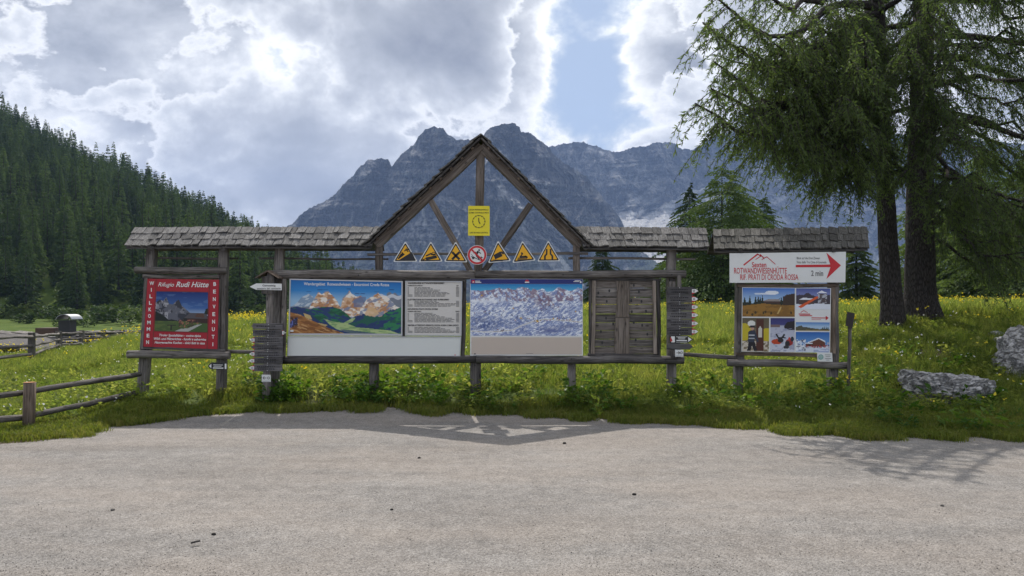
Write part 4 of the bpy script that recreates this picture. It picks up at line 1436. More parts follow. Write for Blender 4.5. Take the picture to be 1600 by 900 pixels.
# ------------------------------------------------------------------ right stand
rs_ = thing('notice_stand', 'grey timber stand under a mossy shingle roof carrying the photo collage', 'notice board', B(1228, 620))
post(rs_, 1157.5, 390, 1153, 624, 13.5, 0.03)
post(rs_, 1303.5, 390, 1299, 628, 14.5, 0.03)
hbeam('log_rail', rs_, 1137, 566.5, 1326, 571, 11.5, -0.11, WOOD, True)
hbeam('frame_stick', rs_, 1152, 446.5, 1308, 446, 5.5, -0.07, WOOD_BROWN)
post(rs_, 1156, 449, 1154, 551, 7, -0.075, WOOD, 'frame_stick')
post(rs_, 1302, 449, 1300, 552, 7, -0.075, WOOD_BROWN, 'frame_stick')
hbeam('frame_stick', rs_, 1150, 552, 1298, 555.5, 6, -0.07, WOOD_BROWN)
roof_px(rs_, (1115, 361.0), (1353, 357), (1116, 391.5), (1356, 388.5), seed=15, mat=SHINGLE_MOSS, wmin=0.08, wmax=0.17)
for x in (1157, 1303):
    beam('roof_brace', B(x, 391, -0.2), B(x, 379, 0.16), 0.06, 0.07, rs_, WOOD_DARK)

# rails that tie the stands together
r1 = beam('fence_rail', B(352, 549.5, 0.05), B(424, 550.5, 0.05), 0.07, 0.062, None, WOOD, True)
tag(r1, 'short round rail between the red poster stand and the left signpost', 'rail')
r2 = beam('fence_rail', B(1060, 552.5, 0.0), B(1148, 559, 0.0), 0.07, 0.07, None, WOOD, True)
tag(r2, 'short round rail between main board and the photo collage stand', 'rail')
# ------------------------------------------------------------------ printed pictures: fine grids with one colour per point
def picture(name, quad, img, y, parent, label=None):
    """quad TL,TR,BR,BL photo pixels; img (h,w,3) linear colour"""
    h, w_ = img.shape[:2]
    s, t = np.meshgrid(np.linspace(0, 1, w_ + 1), np.linspace(0, 1, h + 1))
    TL, TR, BR, BL = [np.array(q, float) for q in quad]
    xy = (1 - t)[..., None] * ((1 - s)[..., None] * TL + s[..., None] * TR) + t[..., None] * ((1 - s)[..., None] * BL + s[..., None] * BR)
    X = (xy[..., 0] - CX) / F * y
    Z = H - (xy[..., 1] - HY) / F * y
    c = P(TL[0], TL[1], y)
    V = np.stack([X - c.x, np.zeros_like(X), Z - c.z], -1).reshape(-1, 3)
    me = mesh_of(name, V, grid_faces(h + 1, w_ + 1)[:, ::-1], PRINT)
    ca = me.color_attributes.new('Col', 'FLOAT_COLOR', 'CORNER')
    cols = np.ones((h * w_, 4, 4), np.float32)
    cols[:, :, :3] = img.reshape(-1, 1, 3)
    ca.data.foreach_set('color', cols.ravel())
    return obj(name, me, parent, world=c, label=label)

class Canvas:
    def __init__(self, w, h, aspect=None):
        self.w, self.h = w, h
        self.x, self.y = np.meshgrid((np.arange(w) + .5) / w, (np.arange(h) + .5) / h)
        self.im = np.zeros((h, w, 3))
    def col(self, c):
        return np.array(lin(*c))
    def put(self, mask, c, a=1.0):
        c = self.col(c) if isinstance(c, tuple) else c
        m = (np.asarray(mask, float) * a)[..., None]
        self.im = self.im * (1 - m) + c * m
    def vgrad(self, stops):
        ys = [s[0] for s in stops]
        cs = np.array([lin(*s[1]) for s in stops])
        self.im = np.stack([np.interp(self.y, ys, cs[:, k]) for k in range(3)], -1)
    def rect(self, x0, y0, x1, y1, c, a=1.0):
        self.put((self.x >= x0) & (self.x <= x1) & (self.y >= y0) & (self.y <= y1), c, a)
    def poly(self, pts, c, a=1.0):
        self.put(inpoly(self.x, self.y, pts), c, a)
    def ell(self, cx, cy, rx, ry, c, a=1.0):
        self.put(((self.x - cx) / rx) ** 2 + ((self.y - cy) / ry) ** 2 < 1, c, a)
    def below(self, pts, c, amp=0.0, s=0.03, seed=0, a=1.0):
        p = np.array(pts, float)
        edge = np.interp(self.x, p[:, 0], p[:, 1]) + amp * (fbm(self.x / s, 0.5 + self.y * 0, 0, 4, seed) - 0.5)
        m = self.y > edge
        self.put(m, c, a)
        return m
    def tex(self, mask, c, thr, sx, sy, seed, a=1.0, shear=0.0, soft=0.04):
        n = fbm((self.x + shear * self.y) / sx, self.y / sy, 0, 4, seed)
        self.put(np.asarray(mask, float) * smooth(thr - soft, thr + soft, n), c, a)

def hiking_map():
    c = Canvas(240, 118)
    c.vgrad([(0, (22, 104, 178)), (0.2, (52, 134, 200)), (0.38, (150, 190, 220)), (1, (170, 200, 220))])
    # far pale range on the left and the clouded pair of towers on the right
    m = c.below([(0, .52), (.05, .45), (.10, .33), (.16, .26), (.2, .3), (.28, .5), (.4, .6)], (196, 206, 214), .05, .05, 1)
    c.tex(m & (c.x < .3), (112, 142, 172), .5, .03, .05, 2, .8, .5)
    m = c.below([(.84, .5), (.87, .22), (.895, .19), (.92, .24), (.94, .2), (.97, .26), (1, .3)], (120, 128, 140), .02, .02, 3)
    c.put((c.x > .8) & (np.abs(c.y - .29 - .02 * np.sin(c.x * 60)) < .035), (212, 216, 222), .85)
    # middle towers
    def massif(pts, seed, xlo, xhi):
        m = c.below(pts, (214, 176, 140), .05, .035, seed) & (c.x > xlo) & (c.x < xhi)
        c.tex(m, (178, 126, 84), .50, .035, .06, seed + 1, .9, .35)
        c.tex(m, (240, 232, 220), .55, .05, .05, seed + 2, .95, -.3)
        c.tex(m, (126, 140, 166), .56, .045, .09, seed + 3, .9, .5)
        return m
    massif([(0, 2), (.14, 2), (.16, .56), (.20, .40), (.25, .22), (.285, .26), (.31, .19), (.34, .2), (.37, .27), (.42, .38), (.46, .55), (.48, .62), (.481, 2), (1, 2)], 10, .15, .48)
    massif([(0, 2), (.44, 2), (.45, .55), (.47, .32), (.50, .27), (.53, .17), (.55, .25), (.58, .28), (.64, .3), (.68, .42), (.70, .6), (.701, 2), (1, 2)], 20, .44, .7)
    m = (c.x > .57) & (c.x < .68) & (c.y > .3) & (c.y < .5)
    c.tex(m, (104, 118, 150), .42, .04, .06, 27, .8)
    massif([(0, 2), (.61, 2), (.63, .52), (.68, .36), (.72, .30), (.77, .25), (.79, .21), (.81, .27), (.86, .27), (.90, .35), (.95, .45), (1, .52)], 30, .62, 1.01)
    c.poly([(.66, .66), (.70, .5), (.76, .5), (.8, .62), (.74, .7)], (222, 186, 140), .85)
    # green forest slopes with dark blue shade
    def wood(pts, seed):
        m = c.below(pts, (38, 112, 74), .04, .03, seed)
        return m
    g1 = [(0, .52), (.06, .50), (.13, .52), (.18, .55), (.22, .53), (.30, .50), (.38, .49), (.44, .53), (.50, .62), (.55, .70), (.56, .78), (1, .9)]
    m = wood(g1, 40)
    c.tex(m & (c.x < .56), (24, 78, 60), .5, .05, .05, 41, .9, .6)
    c.tex(m & (c.x < .56), (36, 58, 110), .55, .06, .07, 42, .95, -.7)
    c.poly([(0, .53), (.10, .56), (.18, .64), (.26, .76), (.38, .90), (.24, .88), (.1, .70), (0, .62)], (34, 54, 104), .9)
    m2 = (c.y > np.interp(c.x, [.52, .6, .66, .74, .82, .9, 1], [.80, .66, .62, .68, .66, .55, .48]) + .06 * (fbm(c.x / .02, 0 * c.y, 0, 3, 44) - .5)) & (c.x > .52)
    c.put(m2, (36, 58, 106))
    c.tex(m2, (30, 96, 72), .5, .06, .07, 45, .9, .4)
    c.tex(m2 & (c.x > .84), (46, 128, 80), .42, .05, .06, 46, .9, .4)
    # pale valley
    v = [(.30, .72), (.40, .78), (.48, .80), (.55, .72), (.59, .70), (.56, .78), (.52, .82), (.60, .88), (.70, .90), (.80, .92), (.9, .94), (.98, 1.0), (.55, 1.0), (.42, .92), (.36, .84)]
    c.poly(v, (176, 196, 134), .95)
    c.tex(inpoly(c.x, c.y, v), (110, 150, 96), .56, .05, .02, 47, .8)
    c.poly([(.12, .62), (.18, .66), (.2, .74), (.14, .72)], (206, 180, 116), .9)
    c.poly([(.25, .80), (.34, .84), (.3, .9), (.26, .86)], (206, 180, 116), .8)
    # brown hill in front
    br = c.below([(0, .60), (.05, .63), (.10, .66), (.18, .74), (.28, .84), (.40, .94), (.52, 1.01), (1, 1.2)], (160, 108, 56), .02, .04, 50)
    c.tex(br, (120, 74, 36), .52, .08, .05, 51, .8, -1.0)
    c.tex(br, (206, 164, 110), .62, .03, .05, 52, .7, -1.0)
    c.poly([(0, .80), (.03, .74), (.07, .70), (.065, .82), (.03, .88), (0, .90)], (92, 108, 178), .95)
    c.tex((c.x < .07) & (c.y > .7) & (c.y < .88), (40, 34, 40), .5, .012, .03, 53, .9)
    c.poly([(.45, .92), (.6, .95), (.78, 1.0), (.5, 1.0)], (40, 62, 110), .8)
    # peak name marks
    for (x, y) in ((.165, .215), (.265, .18), (.315, .175), (.525, .155), (.60, .235), (.65, .24), (.78, .20), (.91, .15)):
        c.rect(x - .022, y - .007, x + .022, y + .007, (24, 60, 110), .7)
    c.rect(.005, .94, .035, .975, (230, 230, 225))
    return c.im

def ski_map():
    c = Canvas(240, 116)
    c.vgrad([(0, (22, 120, 186)), (.12, (80, 170, 214)), (.2, (190, 216, 232)), (1, (200, 212, 230))])
    m = c.below([(0, .12), (.1, .13), (.2, .11), (.25, .07), (.3, .10), (.34, .08), (.38, .12), (.45, .06), (.51, .07), (.54, .14), (.56, .09), (.6, .13), (.64, .08), (.68, .16), (.74, .13), (.79, .07), (.84, .10), (.9, .14), (.96, .07), (1, .1)],
                (206, 216, 234), .05, .02, 1)
    c.tex(m, (120, 138, 186), .50, .016, .035, 2, .9, .6)
    c.tex(m, (150, 164, 204), .52, .009, .018, 3, .85, -.6)
    c.tex(m, (240, 244, 250), .54, .022, .035, 4, .95, .3)
    c.tex(m, (110, 126, 176), .60, .010, .022, 14, .8, .9)
    c.tex(m & (c.y < .34), (138, 112, 128), .56, .02, .06, 5, .8, -.2)
    c.put(np.exp(-(((c.x - .67) / .09) ** 2 + ((c.y - .34) / .13) ** 2)) * smooth(.45, .55, fbm(c.x / .02, c.y / .05, 0, 4, 6)), (120, 90, 108), .85)
    c.put(np.exp(-(((c.x - .12) / .16) ** 2 + ((c.y - .78) / .14) ** 2)) * smooth(.35, .5, fbm(c.x / .015, c.y / .04, 0, 3, 7)), (74, 92, 142), .9)
    c.put(np.exp(-(((c.x - .42) / .12) ** 2 + ((c.y - .74) / .07) ** 2)) * smooth(.4, .55, fbm(c.x / .015, c.y / .04, 0, 3, 8)), (86, 104, 152), .8)
    c.put(np.exp(-(((c.x - .66) / .22) ** 2 + ((c.y - .90) / .06) ** 2)) * smooth(.42, .55, fbm(c.x / .04, c.y / .05, 0, 3, 9)), (92, 104, 156), .9)
    c.put(np.exp(-(((c.x - .88) / .12) ** 2 + ((c.y - .82) / .04) ** 2)), (92, 104, 150), .7)
    c.put(np.exp(-(((c.x - .15) / .14) ** 2 + ((c.y - .33) / .05) ** 2)), (236, 240, 248), .8)
    # valley road
    road = np.interp(c.x, [0, .12, .26, .38, .46, .55, .66, .8, 1], [.91, .93, .92, .89, .80, .73, .68, .70, .74])
    c.put(np.abs(c.y - road) < .018, (240, 242, 246), .9)
    c.put(np.abs(c.y - road) < .006, (150, 140, 130), .8)
    rg = np.random.default_rng(4)
    for cx_, cy_, sp, n in ((.2, .56, .10, 26), (.46, .66, .05, 16), (.6, .71, .05, 22), (.78, .66, .06, 24), (.88, .70, .05, 14), (.28, .90, .03, 14), (.55, .45, .12, 24), (.3, .3, .15, 20), (.65, .5, .2, 20)):
        for q in range(n):
            x, y = cx_ + rg.normal() * sp, cy_ + rg.normal() * sp * .5
            col = [(40, 40, 50), (60, 50, 50), (150, 60, 50), (90, 70, 40)][q % 4]
            c.rect(x - .0032, y - .0065, x + .0032, y + .0065, col, .85)
    for x, y in ((.45, .66), (.6, .73), (.59, .71), (.74, .67), (.89, .69), (.94, .53), (.38, .47), (.1, .22)):
        c.rect(x - .007, y - .012, x + .007, y + .012, (214, 170, 40), .9)
    return c.im

def hut_photo():
    c = Canvas(110, 86)
    c.vgrad([(0, (20, 44, 110)), (.4, (60, 100, 160)), (.55, (150, 172, 200)), (1, (150, 172, 200))])
    c.tex(c.y < .5, (120, 150, 190), .62, .3, .08, 1, .25)
    m = c.below([(0, .28), (.08, .2), (.14, .24), (.2, .14), (.26, .3), (.32, .34), (.4, .22), (.44, .2), (.5, .34), (.6, .46), (.7, .55), (.78, .60), (1, .66)], (96, 98, 108), .06, .05, 2)
    c.tex(m, (48, 50, 60), .5, .08, .12, 3, .9)
    c.tex(m & (c.x < .25), (176, 176, 182), .56, .04, .06, 4, .8)
    c.tex(m & (c.y < .55), (140, 140, 148), .60, .04, .07, 5, .7)
    c.below([(0, .5), (.15, .6), (.25, .7), (.5, .74), (.6, .6), (1, .6)], (24, 34, 32), .05, .05, 6)
    c.below([(0, .74), (.3, .75), (.5, .74), (1, .70)], (72, 92, 48), .01, .1, 7)
    c.tex(c.y > .74, (98, 112, 56), .52, .1, .05, 8, .7)
    c.poly([(.55, .66), (.66, .52), (.98, .53), (1, .66)], (84, 80, 84))
    c.poly([(.6, .66), (1, .66), (1, .78), (.62, .76)], (58, 40, 36))
    c.poly([(.75, .62), (.8, .53), (.92, .53), (.94, .64)], (92, 66, 56))
    c.tex((c.x > .45) & (c.x < .85) & (c.y > .7) & (c.y < .9), (170, 110, 90), .55, .03, .03, 9, .8)
    c.tex((c.x > .45) & (c.x < .85) & (c.y > .7) & (c.y < .9), (50, 40, 40), .55, .03, .03, 10, .8)
    c.poly([(.38, 1), (.5, .93), (.62, .92), (.8, .82), (.9, .8), (.66, 1)], (172, 172, 166))
    c.poly([(.64, 1), (.9, .8), (1, .82), (1, 1)], (66, 92, 46))
    c.rect(.30, .86, .33, .98, (40, 40, 36))
    c.rect(.24, .84, .40, .865, (50, 46, 40))
    c.poly([(.93, .54), (.96, .42), (1, .40), (1, .56)], (24, 40, 34))
    return c.im

def summer_hut_photo():
    c = Canvas(96, 52)
    c.vgrad([(0, (60, 110, 190)), (.5, (170, 200, 226)), (1, (170, 200, 226))])
    c.ell(.56, .16, .13, .07, (235, 238, 242), .9); c.ell(.3, .2, .08, .03, (220, 228, 238), .8); c.ell(.5, .2, .16, .04, (232, 236, 242), .8)
    c.below([(0, .52), (.1, .5), (.3, .55), (.45, .5), (.7, .5), (.8, .42), (1, .40)], (40, 46, 34), .1, .04, 1)
    for x in (.04, .14, .25, .30, .34, .38, .70, .74):
        c.poly([(x - .035, .58), (x, .24 + .1 * ((x * 37) % 1)), (x + .035, .58)], (34, 44, 32))
    c.below([(.76, 2), (.77, .3), (.85, .22), (1, .18)], (62, 48, 38), .08, .03, 3)
    c.below([(0, .62), (.2, .58), (.4, .54), (.6, .58), (1, .60)], (150, 110, 44), .02, .05, 2)
    c.tex(c.y > .6, (118, 84, 34), .54, .12, .06, 4, .7)
    c.poly([(.40, .44), (.52, .38), (.68, .40), (.72, .46), (.72, .55), (.41, .54)], (72, 54, 48)); c.poly([(.38, .46), (.5, .38), (.7, .39), (.73, .46)], (150, 140, 136))
    c.poly([(.66, .9), (.72, .66), (.75, .66), (.69, .9)], (214, 186, 120), .7)
    for x in (.09, .19, .25, .40, .44, .55, .93):
        c.ell(x, .88 + .05 * math.sin(x * 40), .02, .05, (70, 56, 28))
    return c.im

def winter_slide_photo():
    c = Canvas(64, 40)
    c.vgrad([(0, (70, 84, 150)), (.5, (140, 150, 196)), (1, (140, 150, 196))])
    c.below([(0, .35), (.2, .30), (.35, .2), (.5, .36), (.7, .4), (1, .3)], (66, 60, 70), .12, .05, 1)
    c.below([(0, .74), (.3, .8), (.6, .72), (1, .76)], (222, 226, 236), .06, .05, 2)
    c.poly([(.08, .55), (.2, .45), (.5, .48), (.52, .55)], (228, 232, 240)); c.rect(.1, .55, .5, .76, (80, 62, 56))
    c.poly([(.6, .24), (.74, .10), (.92, .22)], (232, 234, 240)); c.rect(.64, .24, .9, .72, (84, 74, 78)); c.tex((c.x > .64) & (c.x < .9) & (c.y > .24) & (c.y < .72), (190, 194, 204), .52, .08, .06, 3, .8)
    c.poly([(.06, .88), (.62, .36), (.66, .44), (.14, .96)], (214, 92, 46))
    return c.im

def child_photo():
    c = Canvas(50, 62)
    c.vgrad([(0, (96, 88, 68)), (1, (130, 116, 90))])
    c.ell(.06, .42, .32, .26, (196, 178, 44)); c.ell(.95, .5, .28, .2, (196, 178, 40)); c.tex(c.y > .7, (210, 200, 184), .48, .1, .06, 2, .9)
    c.ell(.34, .17, .14, .09, (224, 222, 214))
    c.rect(.52, .03, .80, .98, (82, 46, 34)); c.rect(.6, .32, .74, .58, (206, 200, 190)); c.poly([(.6, .32), (.67, .24), (.74, .32)], (206, 200, 190))
    c.poly([(.22, .42), (.34, .36), (.48, .38), (.62, .70), (.58, .74), (.46, .60), (.46, .74), (.22, .74)], (52, 58, 72))
    c.rect(.25, .50, .46, .54, (196, 200, 206)); c.rect(.24, .60, .46, .63, (170, 176, 186))
    c.poly([(.24, .72), (.47, .72), (.56, .97), (.44, .98), (.36, .82), (.32, .98), (.18, .98)], (32, 30, 34))
    c.ell(.37, .30, .08, .065, (192, 150, 124)); c.poly([(.27, .27), (.30, .22), (.44, .22), (.47, .27)], (46, 44, 50)); c.rect(.24, .265, .50, .285, (46, 44, 50))
    return c.im

def sled_photo():
    c = Canvas(46, 62)
    c.vgrad([(0, (54, 52, 108)), (.2, (66, 68, 128)), (.24, (178, 182, 200)), (1, (206, 208, 220))])
    c.rect(.0, .20, .40, .28, (120, 100, 100)); c.poly([(.55, .24), (.7, .12), (1, .08), (1, .36), (.6, .34)], (40, 36, 40)); c.tex((c.y > .3), (150, 156, 180), .58, .12, .06, 1, .8)
    c.ell(.26, .70, .22, .08, (190, 70, 34)); c.ell(.42, .66, .12, .07, (44, 40, 44)); c.poly([(.2, .48), (.26, .46), (.4, .62), (.34, .64)], (34, 34, 38)); c.poly([(.56, .46), (.62, .5), (.46, .64), (.42, .6)], (34, 34, 38))
    c.rect(.3, .56, .62, .6, (40, 40, 44)); c.ell(.78, .72, .16, .10, (150, 44, 40)); c.ell(.7, .76, .10, .09, (40, 40, 46)); c.ell(.9, .62, .07, .07, (44, 48, 60)); c.ell(.78, .62, .05, .05, (190, 60, 50)); c.ell(.66, .86, .12, .05, (56, 52, 58))
    return c.im

def ridge_photo():
    c = Canvas(64, 16)
    c.vgrad([(0, (70, 128, 196)), (.5, (168, 196, 222)), (1, (168, 196, 222))])
    c.below([(0, .6), (.1, .46), (.16, .38), (.2, .5), (.3, .56), (.5, .7), (.7, .78), (1, .8)], (84, 84, 66), .1, .05, 1)
    for x in (.8, .85, .9, .95):
        c.poly([(x - .03, .9), (x, .5), (x + .03, .9)], (50, 62, 56))
    c.below([(0, .92), (1, .88)], (142, 120, 66), .05, .1, 2)
    return c.im

def winter_hut_photo():
    c = Canvas(64, 38)
    c.vgrad([(0, (34, 96, 176)), (.5, (96, 148, 206)), (1, (96, 148, 206))])
    c.below([(0, .6), (.3, .66), (1, .7)], (214, 220, 232), .08, .05, 1)
    c.poly([(.36, .5), (.68, .28), (.88, .44), (.88, .52), (.36, .52)], (232, 236, 242)); c.poly([(.4, .52), (.68, .34), (.88, .5), (.88, .70), (.4, .70)], (104, 62, 48)); c.rect(.28, .52, .5, .58, (226, 230, 236)); c.rect(.3, .58, .5, .7, (92, 60, 50))
    c.tex((c.y > .62) & (c.y < .76) & (c.x > .3), (170, 50, 50), .52, .04, .06, 2, .85); c.tex((c.y > .6) & (c.y < .8), (40, 40, 50), .58, .03, .06, 3, .8)
    c.tex((c.x < .3) & (c.y > .38) & (c.y < .95), (84, 90, 110), .5, .05, .08, 4, .9); c.tex((c.x < .3) & (c.y > .38) & (c.y < .9), (236, 240, 246), .55, .04, .06, 5, .9); c.tex(c.y > .8, (150, 164, 200), .55, .15, .06, 6, .8)
    c.tex((c.x > .86) & (c.y > .5) & (c.y < .85), (200, 190, 196), .5, .04, .08, 7, .8)
    return c.im

def quad_prism(name, quad, y0, th, mat, parent, label=None):
    return prism(name, quad, y0, y0 + th, mat, parent, label=label)

def rim(name, quad, y, wpx, mat, parent):
    TL, TR, BR, BL = quad
    s = wpx
    inn = [(TL[0] + s, TL[1] + s), (TR[0] - s, TR[1] + s), (BR[0] - s, BR[1] - s), (BL[0] + s, BL[1] - s)]
    q = [TL, TR, BR, BL]
    c = P(TL[0], TL[1], y)
    V, Fc = [], []
    yb = y + 0.012
    for k in range(4):
        j = (k + 1) % 4
        i0 = len(V)
        V += [tuple(P(*q[k], y) - c), tuple(P(*q[j], y) - c), tuple(P(*inn[j], y) - c), tuple(P(*inn[k], y) - c)]
        a, b = P(*inn[k], y), P(*inn[j], y)
        V += [tuple(Vector((a.x, yb, a.z)) - c), tuple(Vector((b.x, yb, b.z)) - c)]
        Fc += [(i0, i0 + 1, i0 + 2, i0 + 3), (i0 + 3, i0 + 2, i0 + 5, i0 + 4)]
    return obj(name, mesh_of(name, V, Fc, mat), parent, world=c)

YP = YB - 0.115                 # front face of the panels on the boards

# ---- red hut poster
q = [(230.5, 435.5), (342, 437), (339.5, 545.5), (224, 541.5)]
t = thing('poster', 'red poster with mountain hut photo and vertical welcome words on the left stand', 'poster', B(282, 541))
quad_prism('poster_board', q, YP, 0.02, REDP, t)
picture('hut_picture', [(244.3, 455.5), (325.2, 457), (324, 519), (241.2, 516.8)], hut_photo(), YP - 0.004, t)
flats('divider', [line(243.9, 436, 238.8, 541.6, .7), line(327.8, 437, 323.5, 544.8, .7), line(244.3, 454.9, 325.4, 456.4, .6), line(241.2, 517.4, 324, 519.6, .6)], YP - 0.005, IRON, t)
text('Rifugio', 247, 272, 447.5, 6.4, YP - 0.006, WHITEINK, t, 0.004, 0.35, 0.01)
text('Rudi Hütte', 275, 326, 448.2, 8.2, YP - 0.006, WHITEINK, t, 0.012, 0.35, 0.01)
for k, ch in enumerate('WILLKOMMEN'):
    f = k / 9
    x, y = 237.2 - 6.6 * f, 445.2 + 92.0 * f
    wd = {'I': 1.2, 'W': 7.2, 'M': 5.4}.get(ch, 4.4)
    text(ch, x - wd / 2, x + wd / 2, y, 5.4, YP - 0.006, WHITEINK, t, 0.03)
for k, ch in enumerate('BENVENUTI'):
    f = k / 8
    x, y = 335.6 - 3.0 * f, 446.5 + 94.2 * f
    wd = {'I': 1.2}.get(ch, 4.4)
    text(ch, x - wd / 2, x + wd / 2, y, 5.6, YP - 0.006, WHITEINK, t, 0.03)
text('Tiroler Spezialitäten - cucina tipica', 248.8, 313.8, 525.2, 3.5, YP - 0.006, WHITEINK, t, 0.02, 0.3, 0.018)
text('Wild- und Pilzgerichte - funghi e selvaggina', 240.5, 322, 530.8, 3.7, YP - 0.006, WHITEINK, t, 0.02, 0.3, 0.018)
text('Hausgemachte Kuchen - dolci fatti in casa', 241.5, 320, 536.6, 3.7, YP - 0.006, WHITEINK, t, 0.02, 0.3, 0.018)

# ---- small black arrow under the red poster
t = thing('arrow_sign', 'small black arrow sign with white lettering on the post below the red poster', 'sign', B(340, 578))
prism('sign_plate', [(324.5, 571.8), (330, 566.3), (355, 567), (355, 577.5), (330, 577)], YB - 0.19, YB - 0.17, BLACKM, t)
flats('arrow_print', [[(326.6, 571.9), (330.2, 568.4), (330.2, 575.6)], [(351.2, 568.2), (353.8, 568.2), (353.8, 576.5), (351.2, 576.5)]], YB - 0.194, WHITEINK, t)
flats('lettering', [line(333, 570, 348, 570.3, .9), line(333.5, 572.2, 346, 572.4, .8), line(332.5, 574.9, 349, 575.2, 1.5)], YB - 0.194, WHITEINK, t)

# ---- hiking map, text sheet, blank sheet
YM = YB - 0.145
q = [(452.4, 435.4), (629.2, 439.2), (628.6, 524.6), (450.6, 524.2)]
t = thing('hiking_map', 'colourful painted panorama map of brown and white peaks under a blue sky', 'map', B(540, 524))
quad_prism('map_board', q, YM, 0.02, ALU, t)
picture('panorama_picture', [(454.4, 437.2), (627.4, 440.6), (626.9, 521.4), (452.6, 520.6)], hiking_map(), YM - 0.004, t)
rim('frame', q, YM - 0.012, 1.9, ALU, t)
text('Wandergebiet  Rotwandwiesen - Escursioni Croda Rossa', 474.8, 608, 445.6, 4.6, YM - 0.008, WHITEINK, t, 0.012, 0.0, 0.012)

q = [(633.2, 439.0), (722, 439.4), (721, 524.8), (632.8, 524.4)]
t = thing('text_sheet', 'pale grey sheet with black headed lists of trails beside the painted panorama map', 'notice', B(678, 524))
quad_prism('sheet_board', q, YM, 0.02, TABLE, t)
rim('frame', q, YM - 0.012, 1.5, ALU, t)
for (s_, x0, x1, yb_, cp) in (('WANDERWEGE ROTWANDWIESENGEBIET', 637, 694.5, 443.6, 2.2), ('NUMERAZIONE STRECKE', 637, 660, 447.0, 1.6), ('ZEIT', 713, 717, 447.2, 1.6),
                              ('KLETTERSTEIGE ROTWAND UND ELFERGEBIET', 637, 702, 469.2, 2.2), ('ESCURSIONI PRATI CRODA ROSSA', 637, 684.5, 484.0, 2.2),
                              ('NUMERO PERCORSO', 637, 658, 487.4, 1.6), ('TEMPO', 711.5, 718, 487.4, 1.7), ('SENTIERI ATTREZZATI (FERRATE) CRODA ROSSA E CIMA UNDICI', 637, 716.5, 509.4, 2.3)):
    text(s_, x0, x1, yb_, cp, YM - 0.005, INK, t, 0.03)
bars = []
rg = np.random.default_rng(8)
for y0, n, ends in ((449.3, 8, (672, 676, 688, 686, 700, 703, 696, 696)), (470.6, 5, (682, 686, 712, 711, 704)), (489.4, 8, (676, 682, 686, 696, 706, 710, 706, 709)), (511.6, 5, (688, 695, 704, 712, 711))):
    for k in range(n):
        y = y0 + 1.92 * k
        bars.append(line(637, y, 637 + (2.0 if k < n - 2 else 7.5), y, 0.85))
        x = 647.5
        while x < ends[k]:
            L = rg.uniform(2.0, 9.0)
            bars.append(line(x, y, min(x + L, ends[k]), y, 0.85))
            x += L + rg.uniform(0.6, 1.4)
        bars.append(line(712.6, y, 717.4, y, 0.9))
flats('small_print', bars, YM - 0.005, GREYINK, t)

q = [(449.6, 525.2), (720.6, 526), (719, 556.6), (448.8, 556.2)]
t = thing('blank_panel', 'wide blank white panel below the panorama map and list of trails', 'panel', B(585, 556))
quad_prism('panel_board', q, YM, 0.02, OFFWHITE, t)
rim('frame', q, YM - 0.010, 1.1, ALU, t)
flats('sticker', [arc(711, 554.6, 0.9, n=8)], YM - 0.012, RED, t)

# ---- ski map with its beige strip
q = [(734.6, 435.6), (910.6, 435.8), (910.8, 555.6), (734.6, 555.8)]
t = thing('ski_map', 'winter ski panorama map with navy title band and blank beige strip', 'map', B(822, 556))
quad_prism('map_board', q, YM, 0.02, WHITE, t)
picture('panorama_picture', [(735.3, 443.7), (910.0, 443.9), (910.1, 524.6), (735.3, 524.4)], ski_map(), YM - 0.004, t)
flats('title_band', [[(735, 436), (910.3, 436.2), (910.3, 443.6), (735, 443.4)]], YM - 0.004, NAVY, t)
quad_prism('beige_strip', [(736.6, 526.8), (909, 527), (909.2, 553.8), (736.4, 553.8)], YM - 0.004, 0.003, BEIGE, t)
flats('red_mark', [[(737, 437.8), (741.6, 437.8), (741.6, 442.2), (737, 442.2)], arc(823.5, 440, 3.0, 180, 360, 8)], YM - 0.0055, RED, t)
flats('white_mark', [[(738, 441.3), (739, 439.6), (739.7, 440.3), (740.4, 439.3), (741, 441.3)], line(742.6, 439.2, 750, 439.2, 1.1), line(742.6, 441.2, 752, 441.2, 1.1), line(820, 441.0, 827, 441.0, 1.7),
                     line(898, 438.6, 907, 438.6, 1.0), line(896, 440.0, 905, 440.0, 0.9), arc(907.3, 440.8, 1.5, n=10)], YM - 0.007, WHITEINK, t)
flats('small_print', [line(822, 552.3, 833, 552.3, 0.5)], YM - 0.006, GREYINK, t)

# ---- shuttered plank board
t = thing('plank_board', 'empty wooden notice panel of gapped horizontal planks beside the ski map', 'notice board', B(976, 555))
post(t, 922.5, 437, 921.0, 554, 4.5, -0.09, WOOD_DARK, 'frame_stick')
post(t, 1028.5, 437, 1029.0, 555, 5.5, -0.09, WOOD_DARK, 'frame_stick')
hbeam('frame_stick', t, 919, 436.8, 1033, 436.5, 4.5, -0.10, WOOD_DARK)
hbeam('frame_stick', t, 918, 554.3, 1032, 554.6, 4.0, -0.10, WOOD_DARK)
post(t, 927.6, 438.6, 926.4, 552.6, 5.8, -0.115, WOOD_PALE, 'batten')
post(t, 1022.6, 438.6, 1022.8, 552.8, 5.4, -0.115, WOOD_PALE, 'batten')
ys = [437.5, 450, 464.4, 475.8, 490.6, 504.2, 516.6, 529.8, 541.6, 553]
for k in range(9):
    g = 0.9 if k in (1, 2, 3, 4, 7) else 0.4
    hh = ys[k + 1] - ys[k] - g
    ym = (ys[k] + ys[k + 1]) / 2
    hbeam('plank', t, 925, ym, 1025, ym + random.uniform(-0.3, 0.3), hh, -0.07, [WOOD_PLANK, WOOD, WOOD_PLANK][k % 3], depth=0.03, wob=0.0015)
post(t, 972.5, 436.5, 972.0, 495.6, 19, -0.105, WOOD_PALE, 'plank', depth=0.025)
